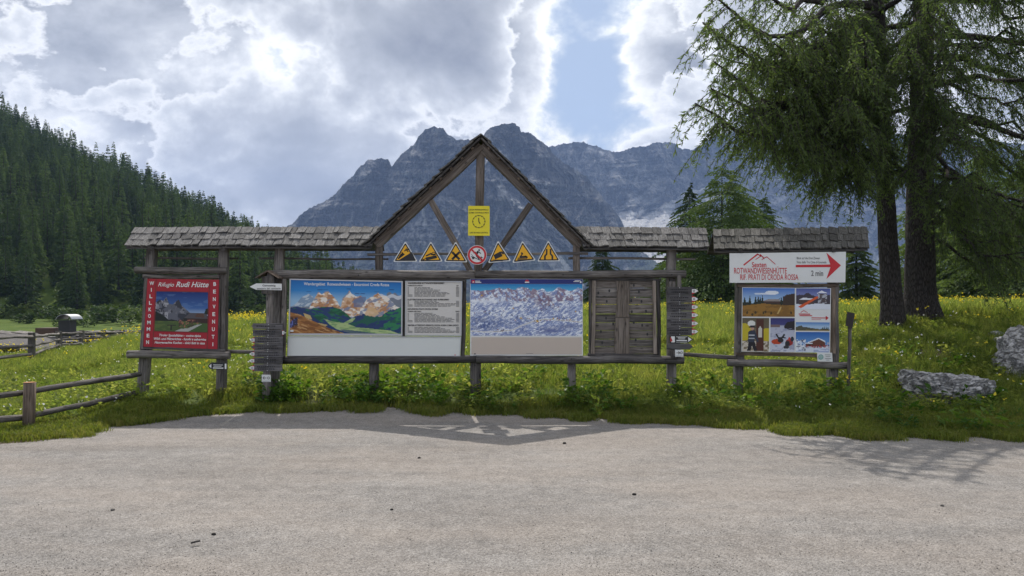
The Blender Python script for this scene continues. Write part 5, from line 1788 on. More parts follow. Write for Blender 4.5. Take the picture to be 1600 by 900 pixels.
post(t, 971.8, 496.4, 971.8, 552.4, 20, -0.105, WOOD_PALE, 'plank', depth=0.025)
nv, nf = [], []
c0 = B(976, 500)
for x, ym in ((951, 454.5), (947, 471), (989, 446), (997, 456), (1001, 471), (986, 487), (989, 504), (1002, 508), (946, 497), (938, 518), (957, 506), (992, 531), (1010, 522), (940, 535), (1008, 486), (934, 458), (985, 470)):
    k = len(nv)
    cc = B(x, ym, -0.0)
    nv += [(cc.x + 0.016 * math.cos(6.283 * a / 7) - c0.x, -0.088, cc.z + 0.026 * math.sin(6.283 * a / 7) - c0.z) for a in range(7)]
    nf.append(tuple(range(k, k + 7)))
obj('knot_hole', mesh_of('knot_hole', nv, nf, BLACKM), t, world=c0)

# ---- left signpost with its finger boards
YS = YB - 0.30
sp = thing('signpost', 'slim grey signpost with a tiny gabled cap left of the main board', 'signpost', P(414, 622, YS + 0.06))
def spost(x0, y0, x1, y1, wpx, dy, parent, nm='pole'):
    return beam(nm, P(x1, y1, YS + dy), P(x0, y0, YS + dy), wpx / PPM, wpx / PPM, parent, WOOD, up=(1, 0, 0))
spost(424, 426, 417, 624, 11, 0.07, sp)
spost(420.5, 432, 420.5, 459, 19, 0.06, sp, 'cap_block')
beam('cap_board', P(421.5, 423.2, YS + 0.05), P(402.5, 434.4, YS + 0.05), 0.24, 0.022, sp, WOOD_BROWN, wob=0.001)
beam('cap_board', P(420.5, 423.2, YS + 0.05), P(439, 434.6, YS + 0.05), 0.24, 0.022, sp, WOOD_BROWN, wob=0.001)
def nail(parent, x, y, Y):
    c = P(x, y, Y)
    me_ = mesh_of('nail', [(0.009 * math.cos(6.283 * k / 6), 0, 0.009 * math.sin(6.283 * k / 6)) for k in range(6)] + [(0, -0.006, 0)], [(k, (k + 1) % 6, 6) for k in range(6)], NAIL)
    return obj('nail', me_, parent, world=c)

def finger(label, x0, x1, y0, y1, point, tip=None, tip_red=True, nails=(), letter=2, rows=None, parent_y=None):
    """one wooden finger board; point -1 left, +1 right, 0 none; tip = x of the painted tip or None"""
    Y0 = YS - 0.005
    t = thing('finger_sign', label, 'sign', P((x0 + x1) / 2, y1, Y0))
    ym = (y0 + y1) / 2
    if point > 0:
        ol = [(x0, y0), (x1, y0), (x1 + 5, y0 + 3.5), (x1 + 5, y1 - 1.5), (x1, y1), (x0, y1)] if tip is None else [(x0, y0), (x1, y0), (tip - 3.5, y0 + 3.2), (tip - 1.0, ym), (tip - 3.5, y1 - 3.2), (x1, y1), (x0, y1)]
    elif point < 0:
        ol = [(x0, y0), (x1, y0), (x1, y1), (x0, y1), (x0 - 4, y1 - 2)] if tip is None else [(x0, y0), (x1, y0), (x1, y1), (x0, y1), (tip + 3.5, y1 - 3.0), (tip + 1.0, ym), (tip + 3.5, y0 + 3.0)]
    else:
        ol = [(x0, y0), (x1, y0), (x1, y1), (x0, y1)]
    c = P(x0, ym, Y0)
    mid = P(x0, ym, Y0)
    f = [P(x, y, Y0) - c for x, y in ol]
    n = len(f)
    V = [tuple(v) for v in f] + [(v.x, v.y + 0.028, v.z) for v in f]
    Fc = [tuple(range(n)), tuple(range(2 * n - 1, n - 1, -1))] + [(i, n + i, n + (i + 1) % n, (i + 1) % n) for i in range(n)]
    me_ = mesh_of('board', V, Fc, SIGN_WOOD)
    bm = bmesh.new(); bm.from_mesh(me_); bmesh.ops.recalc_face_normals(bm, faces=bm.faces); bm.to_mesh(me_); bm.free()
    obj('board', me_, t, world=c)
    if tip is not None:
        yy = Y0 - 0.003
        if point > 0:
            b = x1
            flats('red_tip', [[(b, y0 + .6), (tip - 3.6, y0 + 3.0), (b, ym - 1.8)], [(b, y1 - .6), (b, ym + 1.8), (tip - 3.6, y1 - 3.0)]] if tip_red else [[(b, y1 - .6), (b, ym + 2.4), (tip - 5.0, y1 - 3.0)]], yy, REDTIP, t)
            flats('white_tip', [[(b, ym - 2.6), (tip - 4, ym - 2.6), (tip, ym), (tip - 4, ym + 2.6), (b, ym + 2.6)]], yy - 0.002, WHITEINK, t)
            flats('tip_number', [line(b + 1.5, ym - .9, b + 5.0, ym - .9, .9), line(b + 1.5, ym + .9, b + 5.0, ym + .7, .9)], yy - 0.004, GREYINK, t)
        else:
            b = x0
            flats('red_tip', [[(b, y0 + .6), (b, ym - 1.8), (tip + 3.6, y0 + 3.0)], [(b, y1 - .6), (tip + 3.6, y1 - 3.0), (b, ym + 1.8)]], yy, REDTIP, t)
            if tip_red:
                flats('white_tip', [[(b, ym - 2.4), (b, ym + 2.4), (tip + 4, ym + 2.4), (tip, ym), (tip + 4, ym - 2.4)]], yy - 0.002, WHITEINK, t)
                flats('tip_number', [line(b - 4.8, ym - .7, b - 1.2, ym - .7, .8), line(b - 4.8, ym + .9, b - 1.2, ym + .9, .8)], yy - 0.004, GREYINK, t)
    bars = []
    rg = np.random.default_rng(int(x0 * 7 + y0 * 13))
    for k in range(letter):
        yy = y0 + (y1 - y0) * ((k + 1) / (letter + 1)) 
        x = x0 + 4 + rg.uniform(0, 3)
        xe = x1 - 4 - rg.uniform(0, 8)
        while x < xe:
            L = rg.uniform(1.2, 3.2)
            bars.append(line(x, yy, min(x + L, xe), yy, 1.5))
            x += L + rg.uniform(0.5, 1.3)
    if bars:
        flats('lettering', bars, Y0 - 0.003, FAINT, t)
    for (x, y) in nails:
        nail(t, x, y, Y0 - 0.002)
    return t

finger('topmost dark wooden finger board on the left signpost, short stub pointing left', 395, 441.5, 505.2, 514.0, -1, 391, False, ((419.5, 507), (419.5, 512.6)), 1)
finger('dark finger board on the left signpost whose red and white tip points right', 395, 441, 514.8, 525.0, 1, 447.2, True, ((419, 516), (419, 523.8)), 2)
finger('dark finger board, topmost of those with a white tip pointing left', 397.6, 441.5, 525.8, 536.8, -1, 390.2, True, ((418.5, 526.8), (418.5, 535.6)), 2)
finger('dark finger board with only a faded red tip in the middle of the left stack', 397.6, 441.5, 537.4, 547.4, -1, 390.6, False, ((418.5, 538.4), (418.5, 546.4)), 2)
finger('dark finger board, third from the bottom of the left signpost stack', 397.4, 441.5, 548.0, 558.2, -1, 389.0, True, ((418, 549.4), (418, 557.2)), 2)
finger('dark finger board, second from the bottom of the left signpost stack', 397.2, 441, 558.8, 568.6, -1, 388.6, True, ((418, 560), (418, 567.6)), 2)
finger('lowest dark finger board on the left signpost with a plain white tip', 397, 440.6, 569.4, 580.2, -1, 388.4, True, ((417.6, 570.6), (417.6, 579.2)), 2)

t = thing('arrow_sign', 'white arrow sign with two lines of black lettering pointing left, on the capped signpost', 'sign', P(420, 454, YS))
prism('sign_plate', [(390, 448.0), (400.5, 442.8), (440, 443.2), (440, 453.4), (400.5, 452.8)], YS - 0.06, YS - 0.045, WHITE, t)
text('Gamssteig', 410, 430.5, 447.4, 2.9, YS - 0.064, INK, t, 0.01)
text('sentiero del camoscio', 401.5, 438.6, 452.0, 2.6, YS - 0.064, INK, t, 0.01)

def small_square(label, x0, y0, x1, y1, Y, sgn):
    t = thing('trail_plate', label, 'sign', P((x0 + x1) / 2, y1, Y))
    quad_prism('plate', [(x0, y0), (x1, y0 + .2), (x1, y1), (x0, y1)], Y, 0.012, WHITE, t)
    ym = y0 + (y1 - y0) * 0.45
    xa = x0 + (x1 - x0) * 0.34
    flats('arrow_print', [line(xa - 2.6, ym, xa + 2.6, ym, 1.0), line(xa + sgn * 2.8, ym, xa + sgn * 0.6, ym - 2.2, 1.0), line(xa + sgn * 2.8, ym, xa + sgn * 0.6, ym + 2.2, 1.0), line(x0 + 1, y1 - 1.3, x1 - 1, y1 - 1.3, .5)] +
          ringstrip(x0 + (x1 - x0) * .76, ym, 1.2, 2.1, 10), Y - 0.003, GREYINK, t)
    return t
small_square('small white trail plate with a left arrow under the finger boards', 409, 585.5, 422.8, 596.8, YS - 0.01, -1)
small_square('small white trail plate with a right arrow above the log rail', 1055, 546.4, 1067.8, 557.2, YS - 0.05, 1)

# ---- right signpost
sp2 = thing('signpost', 'slim grey signpost fixed to the right end of the main board', 'signpost', P(1056, 620, YS + 0.1))
spost(1061.2, 430, 1059, 560, 6.5, 0.06, sp2)
spost(1050, 440, 1050, 548, 10, 0.06, sp2)
RB = [(448.2, 460.8), (461.2, 473.2), (473.8, 485.8), (486.2, 498.6), (499.0, 511.6), (512.2, 524.0)]
RL = ['topmost dark finger board on the right signpost, white tip pointing right', 'dark finger board second from the top of the right signpost', 'dark finger board third from the top of the right signpost, above the lettered pale one',
      'greyer finger board fourth from the top of the right signpost', 'dark finger board fifth from the top of the right signpost', 'lowest of the six red and white tipped finger boards on the right signpost']
for k, ((a, b), lb) in enumerate(zip(RB, RL)):
    finger(lb, 1042.4, 1081.2, a, b, 1, 1091, k > 0, ((1062, a + 1.4), (1062, b - 1.4)), 2)
t = thing('arrow_sign', 'black and white arrow sign pointing right below the finger boards', 'sign', P(1064, 536, YS))
prism('sign_plate', [(1046.4, 524.8), (1075, 524.8), (1083.4, 530.4), (1075, 535.6), (1046.4, 535.8)], YS - 0.02, YS - 0.005, BLACKM, t)
flats('white_print', [[(1048.6, 525.6), (1054.4, 525.6), (1054.4, 534.9), (1049, 534.9)], [(1075.4, 526.6), (1080.9, 530.4), (1075.4, 534)], line(1056.4, 526.2, 1074, 526.2, .6), line(1056.4, 534.6, 1074, 534.6, .5), line(1057, 531.9, 1073.4, 532.1, 1.5),
                      line(1059, 527.8, 1071, 527.9, .8), line(1060, 529.6, 1070, 529.7, .7)], YS - 0.024, WHITEINK, t)
flats('red_mark', [[(1047.2, 526.6), (1049.4, 529), (1051, 533), (1047.2, 534)]], YS - 0.026, REDTIP, t)
t = thing('finger_sign', 'bare dark wooden arrow board pointing right, lowest on the right signpost', 'sign', P(1064, 546, YS))
prism('board', [(1042.2, 536.8), (1077, 536.6), (1083, 541.6), (1077, 545.8), (1042.2, 545.9)], YS - 0.01, YS + 0.02, SIGN_WOOD, t)

# ---- yellow clock sign
YG = YB - 0.10
t = thing('yellow_sign', 'yellow rectangular sign with a clock face on the king post of the gable', 'sign', B(748, 368))
prism('sign_plate', [(731.6, 322.2), (732.6, 321.6), (764, 321.8), (765, 322.6), (765.2, 367.6), (764.2, 368.4), (732.2, 368.2), (731.4, 367.4)], YG, YG + 0.012, YELLOW, t)
text('LETZTE PISTENKONTROLLE', 733.4, 763.2, 328.7, 2.1, YG - 0.003, INK, t, 0.015)
text('ULTIMO CONTROLLO PISTA', 732.6, 763.8, 333.5, 2.1, YG - 0.003, INK, t, 0.015)
text('LAST SKI RUN CONTROL', 734.2, 762.4, 364.6, 2.1, YG - 0.003, INK, t, 0.015)
cx_, cy_ = 748.2, 346.2
flats('clock_face', ringstrip(cx_, cy_, 9.3, 10.0, 30) + [line(cx_ + 8.2 * math.sin(R(30 * k)), cy_ - 8.2 * math.cos(R(30 * k)), cx_ + 10.4 * math.sin(R(30 * k)), cy_ - 10.4 * math.cos(R(30 * k)), .9) for k in range(12)], YG - 0.003, INK, t)
flats('clock_hand', [line(cx_, cy_, cx_ - .2, cy_ - 5.8, 1.4), line(cx_, cy_, cx_ + 2.0, cy_ + 3.4, 1.5)], YG - 0.005, INK, t)

# ---- warning triangles and the round ban sign
def triangle(label, apex, bl, br, symbol):
    yt = YB - 0.155
    t = thing('warning_sign', label, 'sign', B((bl[0] + br[0]) / 2, max(bl[1], br[1])), 'yellow warning triangles on the thin rail')
    c = ((apex[0] + bl[0] + br[0]) / 3, (apex[1] + bl[1] + br[1]) / 3)
    sc = lambda k: [(c[0] + (p[0] - c[0]) * k, c[1] + (p[1] - c[1]) * k) for p in (apex, br, bl)]
    def cut(tri, k=0.05):
        o = []
        for i in range(3):
            a, b, d = tri[i - 1], tri[i], tri[(i + 1) % 3]
            o += [(b[0] + (a[0] - b[0]) * k, b[1] + (a[1] - b[1]) * k), (b[0] + (d[0] - b[0]) * k, b[1] + (d[1] - b[1]) * k)]
        return o
    prism('sign_plate', cut(sc(1.0)), yt, yt + 0.010, WHITE, t)
    flats('border', [cut(sc(0.88))], yt - 0.003, INK, t)
    flats('yellow_face', [cut(sc(0.72), 0.03)], yt - 0.0045, AMBER, t)
    flats('symbol', [[(c[0] + x, c[1] + y) for x, y in poly] for poly in symbol], yt - 0.006, INK, t)
    return t
S1 = [[(-11.8, 9.2), (10.5, -4.6), (16, 9.2)], line(-11.5, 6.0, -1.5, -1.5, 2.6), line(-9.5, 3.0, -3.5, -3.2, 2.2)] + ringstrip(-6.0, -2.4, 1.4, 2.3, 10) + [line(-2, -6, 6.5, -9.2, 1.5), line(0, -9.2, 5, -5, 1.2), line(2, -10.6, 3.6, -4.6, 1.0)]
S2 = [line(-7.5, 6.2, 9.5, 2.6, 4.6), line(-12.2, 7.4, -6.5, 5.2, 1.4), line(-12.6, 6.6, -11, 9.0, 1.6), line(-7.6, 1.6, 1.5, -2.6, 2.2)] + ringstrip(4.6, -2.0, 1.9, 3.0, 12) + [line(0.5, -0.6, 8.0, -1.2, 2.0)]
S3 = [line(-5.8, -4.8, 5.8, 6.8, 3.6), line(-5.8, 6.8, 5.8, -4.8, 3.6)]
S4 = [[(-8.6, 0.4), (2.5, -5.4), (5.6, 2.0), (-5.8, 7.2)], line(3.6, -5.0, 7.2, -1.2, 2.8), line(-10, 8.2, 12, 8.0, .9), line(-12, 9.4, 6, 9.6, .7)]
S5 = [line(-9, 5.6, 6, 5.4, 1.6), line(-9.5, 8.0, 6.5, 7.8, 1.6), line(-6, 3.4, 5, 3.0, 2.6), line(-4.5, 2.5, -1, -2.0, 1.8), arc(-2.6, -2.4, 1.4, n=8), line(2, 2.0, 6.5, 4.4, 2.0), line(6.5, 7.6, 9.5, 6.6, .8)]
S6 = [[(-7.2, 9.4), (-7.2, 2.4), (-4.2, -1.2), (-4.2, -8.4), (-1.8, -8.4), (-1.8, -0.2), (-4.4, 3.2), (-4.4, 9.4)], [(7.2, 9.4), (7.2, 2.4), (4.2, -1.2), (4.2, -8.4), (1.8, -8.4), (1.8, -0.2), (4.4, 3.2), (4.4, 9.4)]]
triangle('yellow warning triangle with a black slope and a tracked groomer climbing it', (633.4, 376.6), (613.8, 409.2), (652.6, 408.8), S1)
triangle('yellow warning triangle with a black snow groomer symbol', (673.2, 376.8), (653.8, 409.6), (692.0, 408.8), S2)
triangle('yellow warning triangle with a black diagonal cross', (712.0, 377.0), (693.6, 409.0), (731.0, 409.8), S3)
triangle('slightly tilted yellow warning triangle with a black tipping block', (778.0, 375.6), (762.2, 411.0), (798.8, 407.6), S4)
triangle('yellow warning triangle with a black snowmobile symbol', (816.2, 375.8), (800.2, 411.0), (837.4, 406.8), S5)
triangle('yellow warning triangle with black narrowing piste lines', (856.6, 375.4), (839.2, 408.6), (876.0, 408.0), S6)

yt = YB - 0.185
t = thing('ban_sign', 'round white sign with red ring barring a black climbing skier', 'sign', B(745, 413))
cx_, cy_ = 745.4, 398.4
prism('sign_plate', arc(cx_, cy_, 15.2, n=36), yt, yt + 0.010, WHITE, t)
flats('red_ring', ringstrip(cx_, cy_, 11.4, 14.5, 36), yt - 0.003, RED, t)
flats('symbol', [arc(cx_ + 3.2, cy_ - 7.6, 1.5, n=8), line(cx_ + 1.8, cy_ - 6.0, cx_ - 1.6, cy_ + 0.4, 3.2), line(cx_ - 1.6, cy_ + .4, cx_ + 1.8, cy_ + 4.2, 2.2), line(cx_ + 1.8, cy_ + 4.2, cx_ + 3.4, cy_ + 7.6, 1.6), line(cx_ - 1.6, cy_ - 4.6, cx_ - 5.6, cy_ - 3.2, 1.4),
                 line(cx_ + 2.2, cy_ - 5.0, cx_ + 6, cy_ - 2.2, 1.4), line(cx_ - 9.5, cy_ + 2.0, cx_ + 7.0, cy_ + 9.0, .9), line(cx_ - 7.0, cy_ + 6.4, cx_ - 3.4, cy_ + 3.6, 1.6), line(cx_ - 9, cy_ - 1.4, cx_ - 5, cy_ + 3.4, .6), [(cx_ + 6, cy_ + 2), (cx_ + 9.4, cy_ + 4.4), (cx_ + 5.4, cy_ + 5)], [(cx_ - 8, cy_ + 2.4), (cx_ - 5, cy_ + 5), (cx_ - 8, cy_ + 5.4)]], yt - 0.003, INK, t)
flats('red_bar', [line(cx_ - 8.6, cy_ - 8.6, cx_ + 8.6, cy_ + 8.6, 2.6)], yt - 0.005, RED, t)

# ---- white sign with the red arrow
q = [(1140, 395.8), (1321.8, 393.4), (1320.8, 441.2), (1140.2, 441.9)]
YW = YB - 0.16
t = thing('direction_sign', 'large white sign with a red mountain outline and big red arrow', 'sign', B(1230, 442))
quad_prism('sign_plate', q, YW, 0.02, WHITE, t)
yy = YW - 0.003
flats('mountain_mark', [line(1162.0, 414.2, 1184.2, 396.8, 2.2), line(1183.2, 396.6, 1189.2, 400.4, 1.5), line(1189.0, 400.0, 1180.6, 405.6, 1.2), line(1187.6, 397.6, 1194.4, 404.0, 1.8), line(1194.0, 403.4, 1190.2, 405.8, 1.2), line(1194.0, 403.2, 1198.6, 401.2, 1.4), line(1198, 401.0, 1211.6, 413.0, 1.1)], yy, RED, t)
text('Sexten', 1174.8, 1197.4, 417.4, 8.0, yy, RED, t, 0.015)
text('ROTWANDWIESENHÜTTE', 1147, 1229.4, 427.4, 9.0, yy, RED, t, 0.008)
text('RIF. PRATI DI CRODA ROSSA', 1156.6, 1247.4, 437.2, 8.6, yy, RED, t, 0.008)
text('Blick auf die Drei Zinnen', 1245, 1281, 405.0, 3.6, yy, GREYINK, t, 0.01)
text('Vista delle Tre Cime di Lavaredo', 1244.6, 1291.4, 411.4, 3.8, yy, GREYINK, t, 0.01)
text('2 min', 1267.4, 1286.2, 431.0, 8.4, yy, GREYINK, t, 0.02)
flats('red_arrow', [[(1243.4, 413.9), (1297.4, 413.2), (1291.2, 394.8), (1314.0, 414.6), (1291.2, 436.0), (1297.6, 417.4), (1243.4, 417.6)]], yy, RED, t)

# ---- photo collage
q = [(1159.6, 449.0), (1298.6, 450.2), (1297.0, 551.4), (1158.6, 549.4)]
YC_ = YB - 0.135
t = thing('photo_collage', 'poster of summer and winter hut photographs under the red arrow sign', 'poster', B(1228, 551))
quad_prism('poster_board', q, YC_, 0.015, WHITE, t)
yp = YC_ - 0.003
picture('summer_picture', [(1160.4, 449.8), (1242.0, 450.4), (1241.8, 495.0), (1160.0, 494.6)], summer_hut_photo(), yp, t)
picture('slide_picture', [(1244.2, 450.4), (1297.4, 450.8), (1297.0, 483.4), (1243.8, 483.0)], winter_slide_photo(), yp, t)
picture('child_picture', [(1160.0, 496.6), (1201.8, 496.8), (1201.4, 549.4), (1159.6, 548.8)], child_photo(), yp, t)
picture('sled_picture', [(1204.0, 496.8), (1241.8, 497.0), (1241.4, 550.0), (1203.6, 549.6)], sled_photo(), yp, t)
picture('ridge_picture', [(1243.6, 503.4), (1296.4, 503.8), (1296.2, 517.0), (1243.4, 516.6)], ridge_photo(), yp, t)
picture('winter_picture', [(1243.4, 518.6), (1296.2, 519.0), (1295.8, 550.8), (1243.2, 550.4)], winter_hut_photo(), yp, t)
flats('red_mark', [line(1251, 488.2, 1256, 485.2, 1.0), line(1256, 485.2, 1262, 488.4, .8), line(1248, 490.6, 1266, 490.9, 1.5), line(1249.4, 493.0, 1269, 493.3, 1.4), line(1268, 496.6, 1291, 496.8, 1.3), [(1290.2, 493.4), (1294.8, 496.8), (1290.2, 500.6)], line(1268, 499.4, 1283, 499.5, .6)], yp - 0.001, RED, t)

t = thing('paper_card', 'small pale card with a green emblem at the lower right corner of the collage', 'notice', B(1288, 566))
quad_prism('card', [(1276.8, 550.4), (1300.2, 551.2), (1301.0, 565.4), (1277.4, 564.8)], YB - 0.19, 0.008, WHITE, t)
flats('green_emblem', ringstrip(1282.6, 557.8, 2.2, 4.2, 14) + [arc(1282.6, 557.8, 1.6, n=8)], YB - 0.194, GREENINK, t)
flats('small_print', [line(1289, 554.4, 1298, 554.6, .7), line(1290, 557.0, 1297.4, 557.2, .6), line(1289, 560.2, 1299, 560.4, .7), line(1291, 562.6, 1296, 562.7, .6)], YB - 0.194, GREYINK, t)

# ---- thin pole with a dark tilted tablet
Yp_ = 12.75
t = thing('small_sign', 'dark tilted tablet on a thin grey pole at the right end of the boards', 'sign', P(1327, 612, Yp_))
beam('pole', P(1326.2, 622, Yp_), P(1327.8, 496, Yp_), 0.055, 0.055, t, WOOD, True)
prism('tablet', [(1324.2, 487.2), (1335.6, 489.4), (1332.0, 513.6), (1321.4, 508.6)], Yp_ - 0.05, Yp_ - 0.035, DARKIRON, t)
# ------------------------------------------------------------------ fences
def rail_px(parent, a, b, h_px, name='rail', mat=None):
    """a, b = (px, py, Y)"""
    va, vb = P(*a), P(*b)
    th = h_px / F * (a[2] + b[2]) / 2
    return beam(name, va, vb, th, th, parent, mat or WOOD, True, wob=0.008)
f1 = thing('fence', 'low round rail fence at the front left with an orange sawn post top', 'fence', P(45, 672, 10.6))
pp = beam('post', P(44.5, 676, 10.6), P(46, 598, 10.6), 0.158, 0.158, f1, WOOD_BROWN, True, wob=0.004)
cut = P(46, 597.6, 10.6)
obj('sawn_top', mesh_of('sawn_top', [(0.074 * math.cos(6.283 * k / 14), 0.074 * math.sin(6.283 * k / 14), 0) for k in range(14)], [tuple(range(14))],
    plain('fresh_cut_wood', (0.42, 0.19, 0.07), 0.8, 0.2)), f1, world=(cut.x, cut.y, cut.z + 0.004))
rail_px(f1, (-190, 634, 9.0), (46, 612.5, 10.72), 9.5)
rail_px(f1, (-190, 676, 9.0), (46, 651.5, 10.72), 10.5)
rail_px(f1, (40, 613, 10.7), (218, 584, 12.75), 8.5)
rail_px(f1, (40, 652.5, 10.7), (216, 612.5, 12.75), 8.5)
beam('post', P(-190, 700, 8.95), P(-190, 618, 8.95), 0.155, 0.155, f1, WOOD, True, wob=0.004)

f2 = thing('fence', 'grey three rail fence on the far side of the meadow before the hut roofs', 'fence', P(92, 545, 27))
posts2 = [(-130, 522, 585, 17.5, 13), (49.5, 519.5, 561, 22, 8.5), (92, 517.5, 543.5, 26, 7.5), (127.5, 516, 541, 29, 6.5), (161, 516, 538, 32, 6.2), (191, 515.5, 534, 35.5, 5.4), (218, 515.5, 531, 39, 5), (244, 515.5, 529, 43, 4.6)]
for (x, yt_, yb_, Y, w_px) in posts2:
    wd = w_px / F * Y
    beam('post', P(x, yb_ + 5, Y), P(x, yt_, Y), wd, wd, f2, WOOD, False, up=(1, 0, 0), wob=0.004)
for (A, B_) in zip(posts2[:-1], posts2[1:]):
    for fr in (0.16, 0.50, 0.82):
        ya = A[1] + (A[2] - A[1]) * fr
        yb_ = B_[1] + (B_[2] - B_[1]) * fr
        th = 0.085
        beam('rail', P(A[0], ya, A[3] - 0.10), P(B_[0], yb_, B_[3] - 0.10), th, th, f2, WOOD, True, wob=0.01)

# ------------------------------------------------------------------ the two hut roofs below the far fence
def slab(name, pts, th, mat, parent, down=Vector((0, 0, -1))):
    c = pts[0].copy()
    V = [tuple(p - c) for p in pts] + [tuple(p - c + down * th) for p in pts]
    n = len(pts)
    Fc = [tuple(range(n)), tuple(range(2 * n - 1, n - 1, -1))] + [(i, n + i, n + (i + 1) % n, (i + 1) % n) for i in range(n)]
    me_ = mesh_of(name, V, Fc, mat)
    bm = bmesh.new(); bm.from_mesh(me_); bmesh.ops.recalc_face_normals(bm, faces=bm.faces); bm.to_mesh(me_); bm.free()
    return obj(name, me_, parent, world=c)
def roof_slope(parent, a, b, c, d, courses, mat, seed, wmin=.3, wmax=.55):
    """a,b ridge ends; d,c eave ends (a-d, b-c): deck plus loose shingle courses"""
    r = slab('roof', [a, b, c, d], 0.05, WOOD_DARK, parent)
    rs = random.Random(seed)
    nrm = (b - a).cross(d - a).normalized()
    if nrm.z < 0:
        nrm = -nrm
    for k in range(courses):
        t0 = k / courses
        e0, e1 = a.lerp(d, t0), b.lerp(c, t0)
        f0, f1_ = a.lerp(d, (k + 1) / courses), b.lerp(c, (k + 1) / courses)
        L = (e1 - e0).length
        pos = 0.0
        while pos < L - 0.05:
            wd = min(rs.uniform(wmin, wmax), L - pos)
            f = (pos + wd / 2) / L
            top, bot = e0.lerp(e1, f), f0.lerp(f1_, f)
            xd = (bot - top)
            ln = xd.length * 1.2
            xd.normalize()
            yd = nrm.cross(xd)
            tl = 0.07 + rs.uniform(-.02, .03)
            xt = (xd * math.cos(tl) + nrm * math.sin(tl)).normalized()
            m = Matrix((xt * ln, yd * wd, xt.cross(yd))).transposed().to_4x4()
            m.translation = top + nrm * 0.008
            obj('shingle', shingle_variant(rs.randrange(9), mat), r, matrix=m)
            pos += wd + 0.01
    return r
YH = 44.0
hut = thing('mountain_hut', 'low hut with pale shingle roof and iron chimney beyond the far fence', 'hut', P(150, 560, YH))
a, b = P(66, 519.5, YH + 3.5), P(196, 516, YH + 7)
d, c = P(84, 536, YH), P(236, 533, YH + 1.5)
roof_slope(hut, a, b, c, d, 5, SHINGLE, 31, .5, .9)
back = [a, b, b + (b - c) * 0.9 + Vector((0, 0, -2 * (b.z - c.z) * 0.95)), a + (a - d) * 0.9 + Vector((0, 0, -2 * (a.z - d.z) * 0.95))]
slab('roof_back', back, 0.06, WOOD_DARK, hut)
slab('wall', [d + Vector((.5, .45, -.1)), c + Vector((-.5, .45, -.1)), c + Vector((-.5, .45, -2.4)), d + Vector((.5, .45, -2.4))], 0.15, WOOD_BROWN, hut, Vector((0, 1, 0)))
slab('wall', [d + Vector((.5, .6, -.1)), d + Vector((.5, .6, -2.4)), back[3] + Vector((.8, -.5, -2.2)), back[3] + Vector((.8, -.5, .1)), a + Vector((.5, 0, -.1))], 0.15, WOOD_BROWN, hut, Vector((1, 0, 0)))
# chimneys
def box(name, px0, py0, px1, py1, Y, dep, mat, parent):
    return prism(name, [(px0, py0), (px1, py0), (px1, py1), (px0, py1)], Y, Y + dep, mat, parent)
ch = box('chimney', 91, 500.5, 109, 524, YH + 2.2, 0.7, BLACKM, hut)
A0, A1, AY = 88.5, 113.5, YH + 2.0
hv, hf = [], []
n = 12
cc = P((A0 + A1) / 2, 500, AY)
rad = (A1 - A0) / 2 / F * AY
for k in range(n + 1):
    ang = math.pi * (0.96 - 0.92 * k / n)
    for (r_, yy) in ((rad, -0.1), (rad, 1.1), (rad - 0.03, 1.1), (rad - 0.03, -0.1)):
        hv.append((r_ * math.cos(ang), yy, r_ * math.sin(ang) * 0.72))
for k in range(n):
    for j in range(4):
        j2 = (j + 1) % 4
        hf.append((k * 4 + j, k * 4 + j2, (k + 1) * 4 + j2, (k + 1) * 4 + j))
hf += [(0, 1, 2, 3), (n * 4 + 3, n * 4 + 2, n * 4 + 1, n * 4)]
obj('hood', mesh_of('hood', hv, hf, STEEL), ch, world=cc)
box('chimney', 55, 512.5, 84, 530, YH + 2.6, 1.2, IRON, hut)

barn = thing('shed', 'dark gabled shed with broad plank roof at the left edge behind the far fence', 'hut', P(10, 570, 40))
a, b = P(58, 518.5, 41), P(-150, 521, 33)
d, c = P(-6, 537.5, 38), P(-260, 560, 29)
roof_slope(barn, P(52, 518.5, 43), P(-130, 519, 38), P(-190, 545, 34), P(0, 537, 38.5), 4, WOOD, 41, .5, 1.0)
slab('roof_back', [P(52, 518.3, 43.05), P(118, 545, 39.0), P(60, 549, 34.5), P(-130, 518.6, 38.05)], 0.08, WOOD_DARK, barn)
slab('wall', [P(2, 541, 38.9), P(50, 523.5, 42.6), P(106, 546, 39.2), P(106, 575, 39.2), P(2, 575, 38.9)], 0.1, WOOD_BROWN, barn, Vector((0, .3, 0)))

# ------------------------------------------------------------------ boulders
def boulder(name, label, outline_fn, base, size, seed, subdiv=5, cat='boulder', mat=None, amp=0.16):
    bm = bmesh.new()
    bmesh.ops.create_icosphere(bm, subdivisions=subdiv, radius=1.0)
    co = np.array([v.co[:] for v in bm.verts])
    co = outline_fn(co)
    nn = co / (np.linalg.norm(co, axis=1, keepdims=True) + 1e-6)
    q = co * 1.3 + seed
    n1 = fbm(q[:, 0] * 1.5, q[:, 1] * 1.5, q[:, 2] * 2.6, 5, seed, 0.55)
    n2 = fbm(q[:, 0] * 3.5, q[:, 1] * 3.5, q[:, 2] * 7.0, 5, seed + 3, 0.6, True)
    co = co + nn * ((n1 - 0.5) * amp * 3 + (n2 - 0.6) * amp * 1.0)[:, None]
    co = co * np.array(size)
    for v, c_ in zip(bm.verts, co):
        v.co = c_
    me = bpy.data.meshes.new(name)
    bm.to_mesh(me)
    bm.free()
    me.materials.append(mat or STONE)
    if amp < 0.1:
        me.polygons.foreach_set('use_smooth', np.ones(len(me.polygons), dtype=bool))
    o = obj(name, me, world=base)
    return tag(o, label, cat)
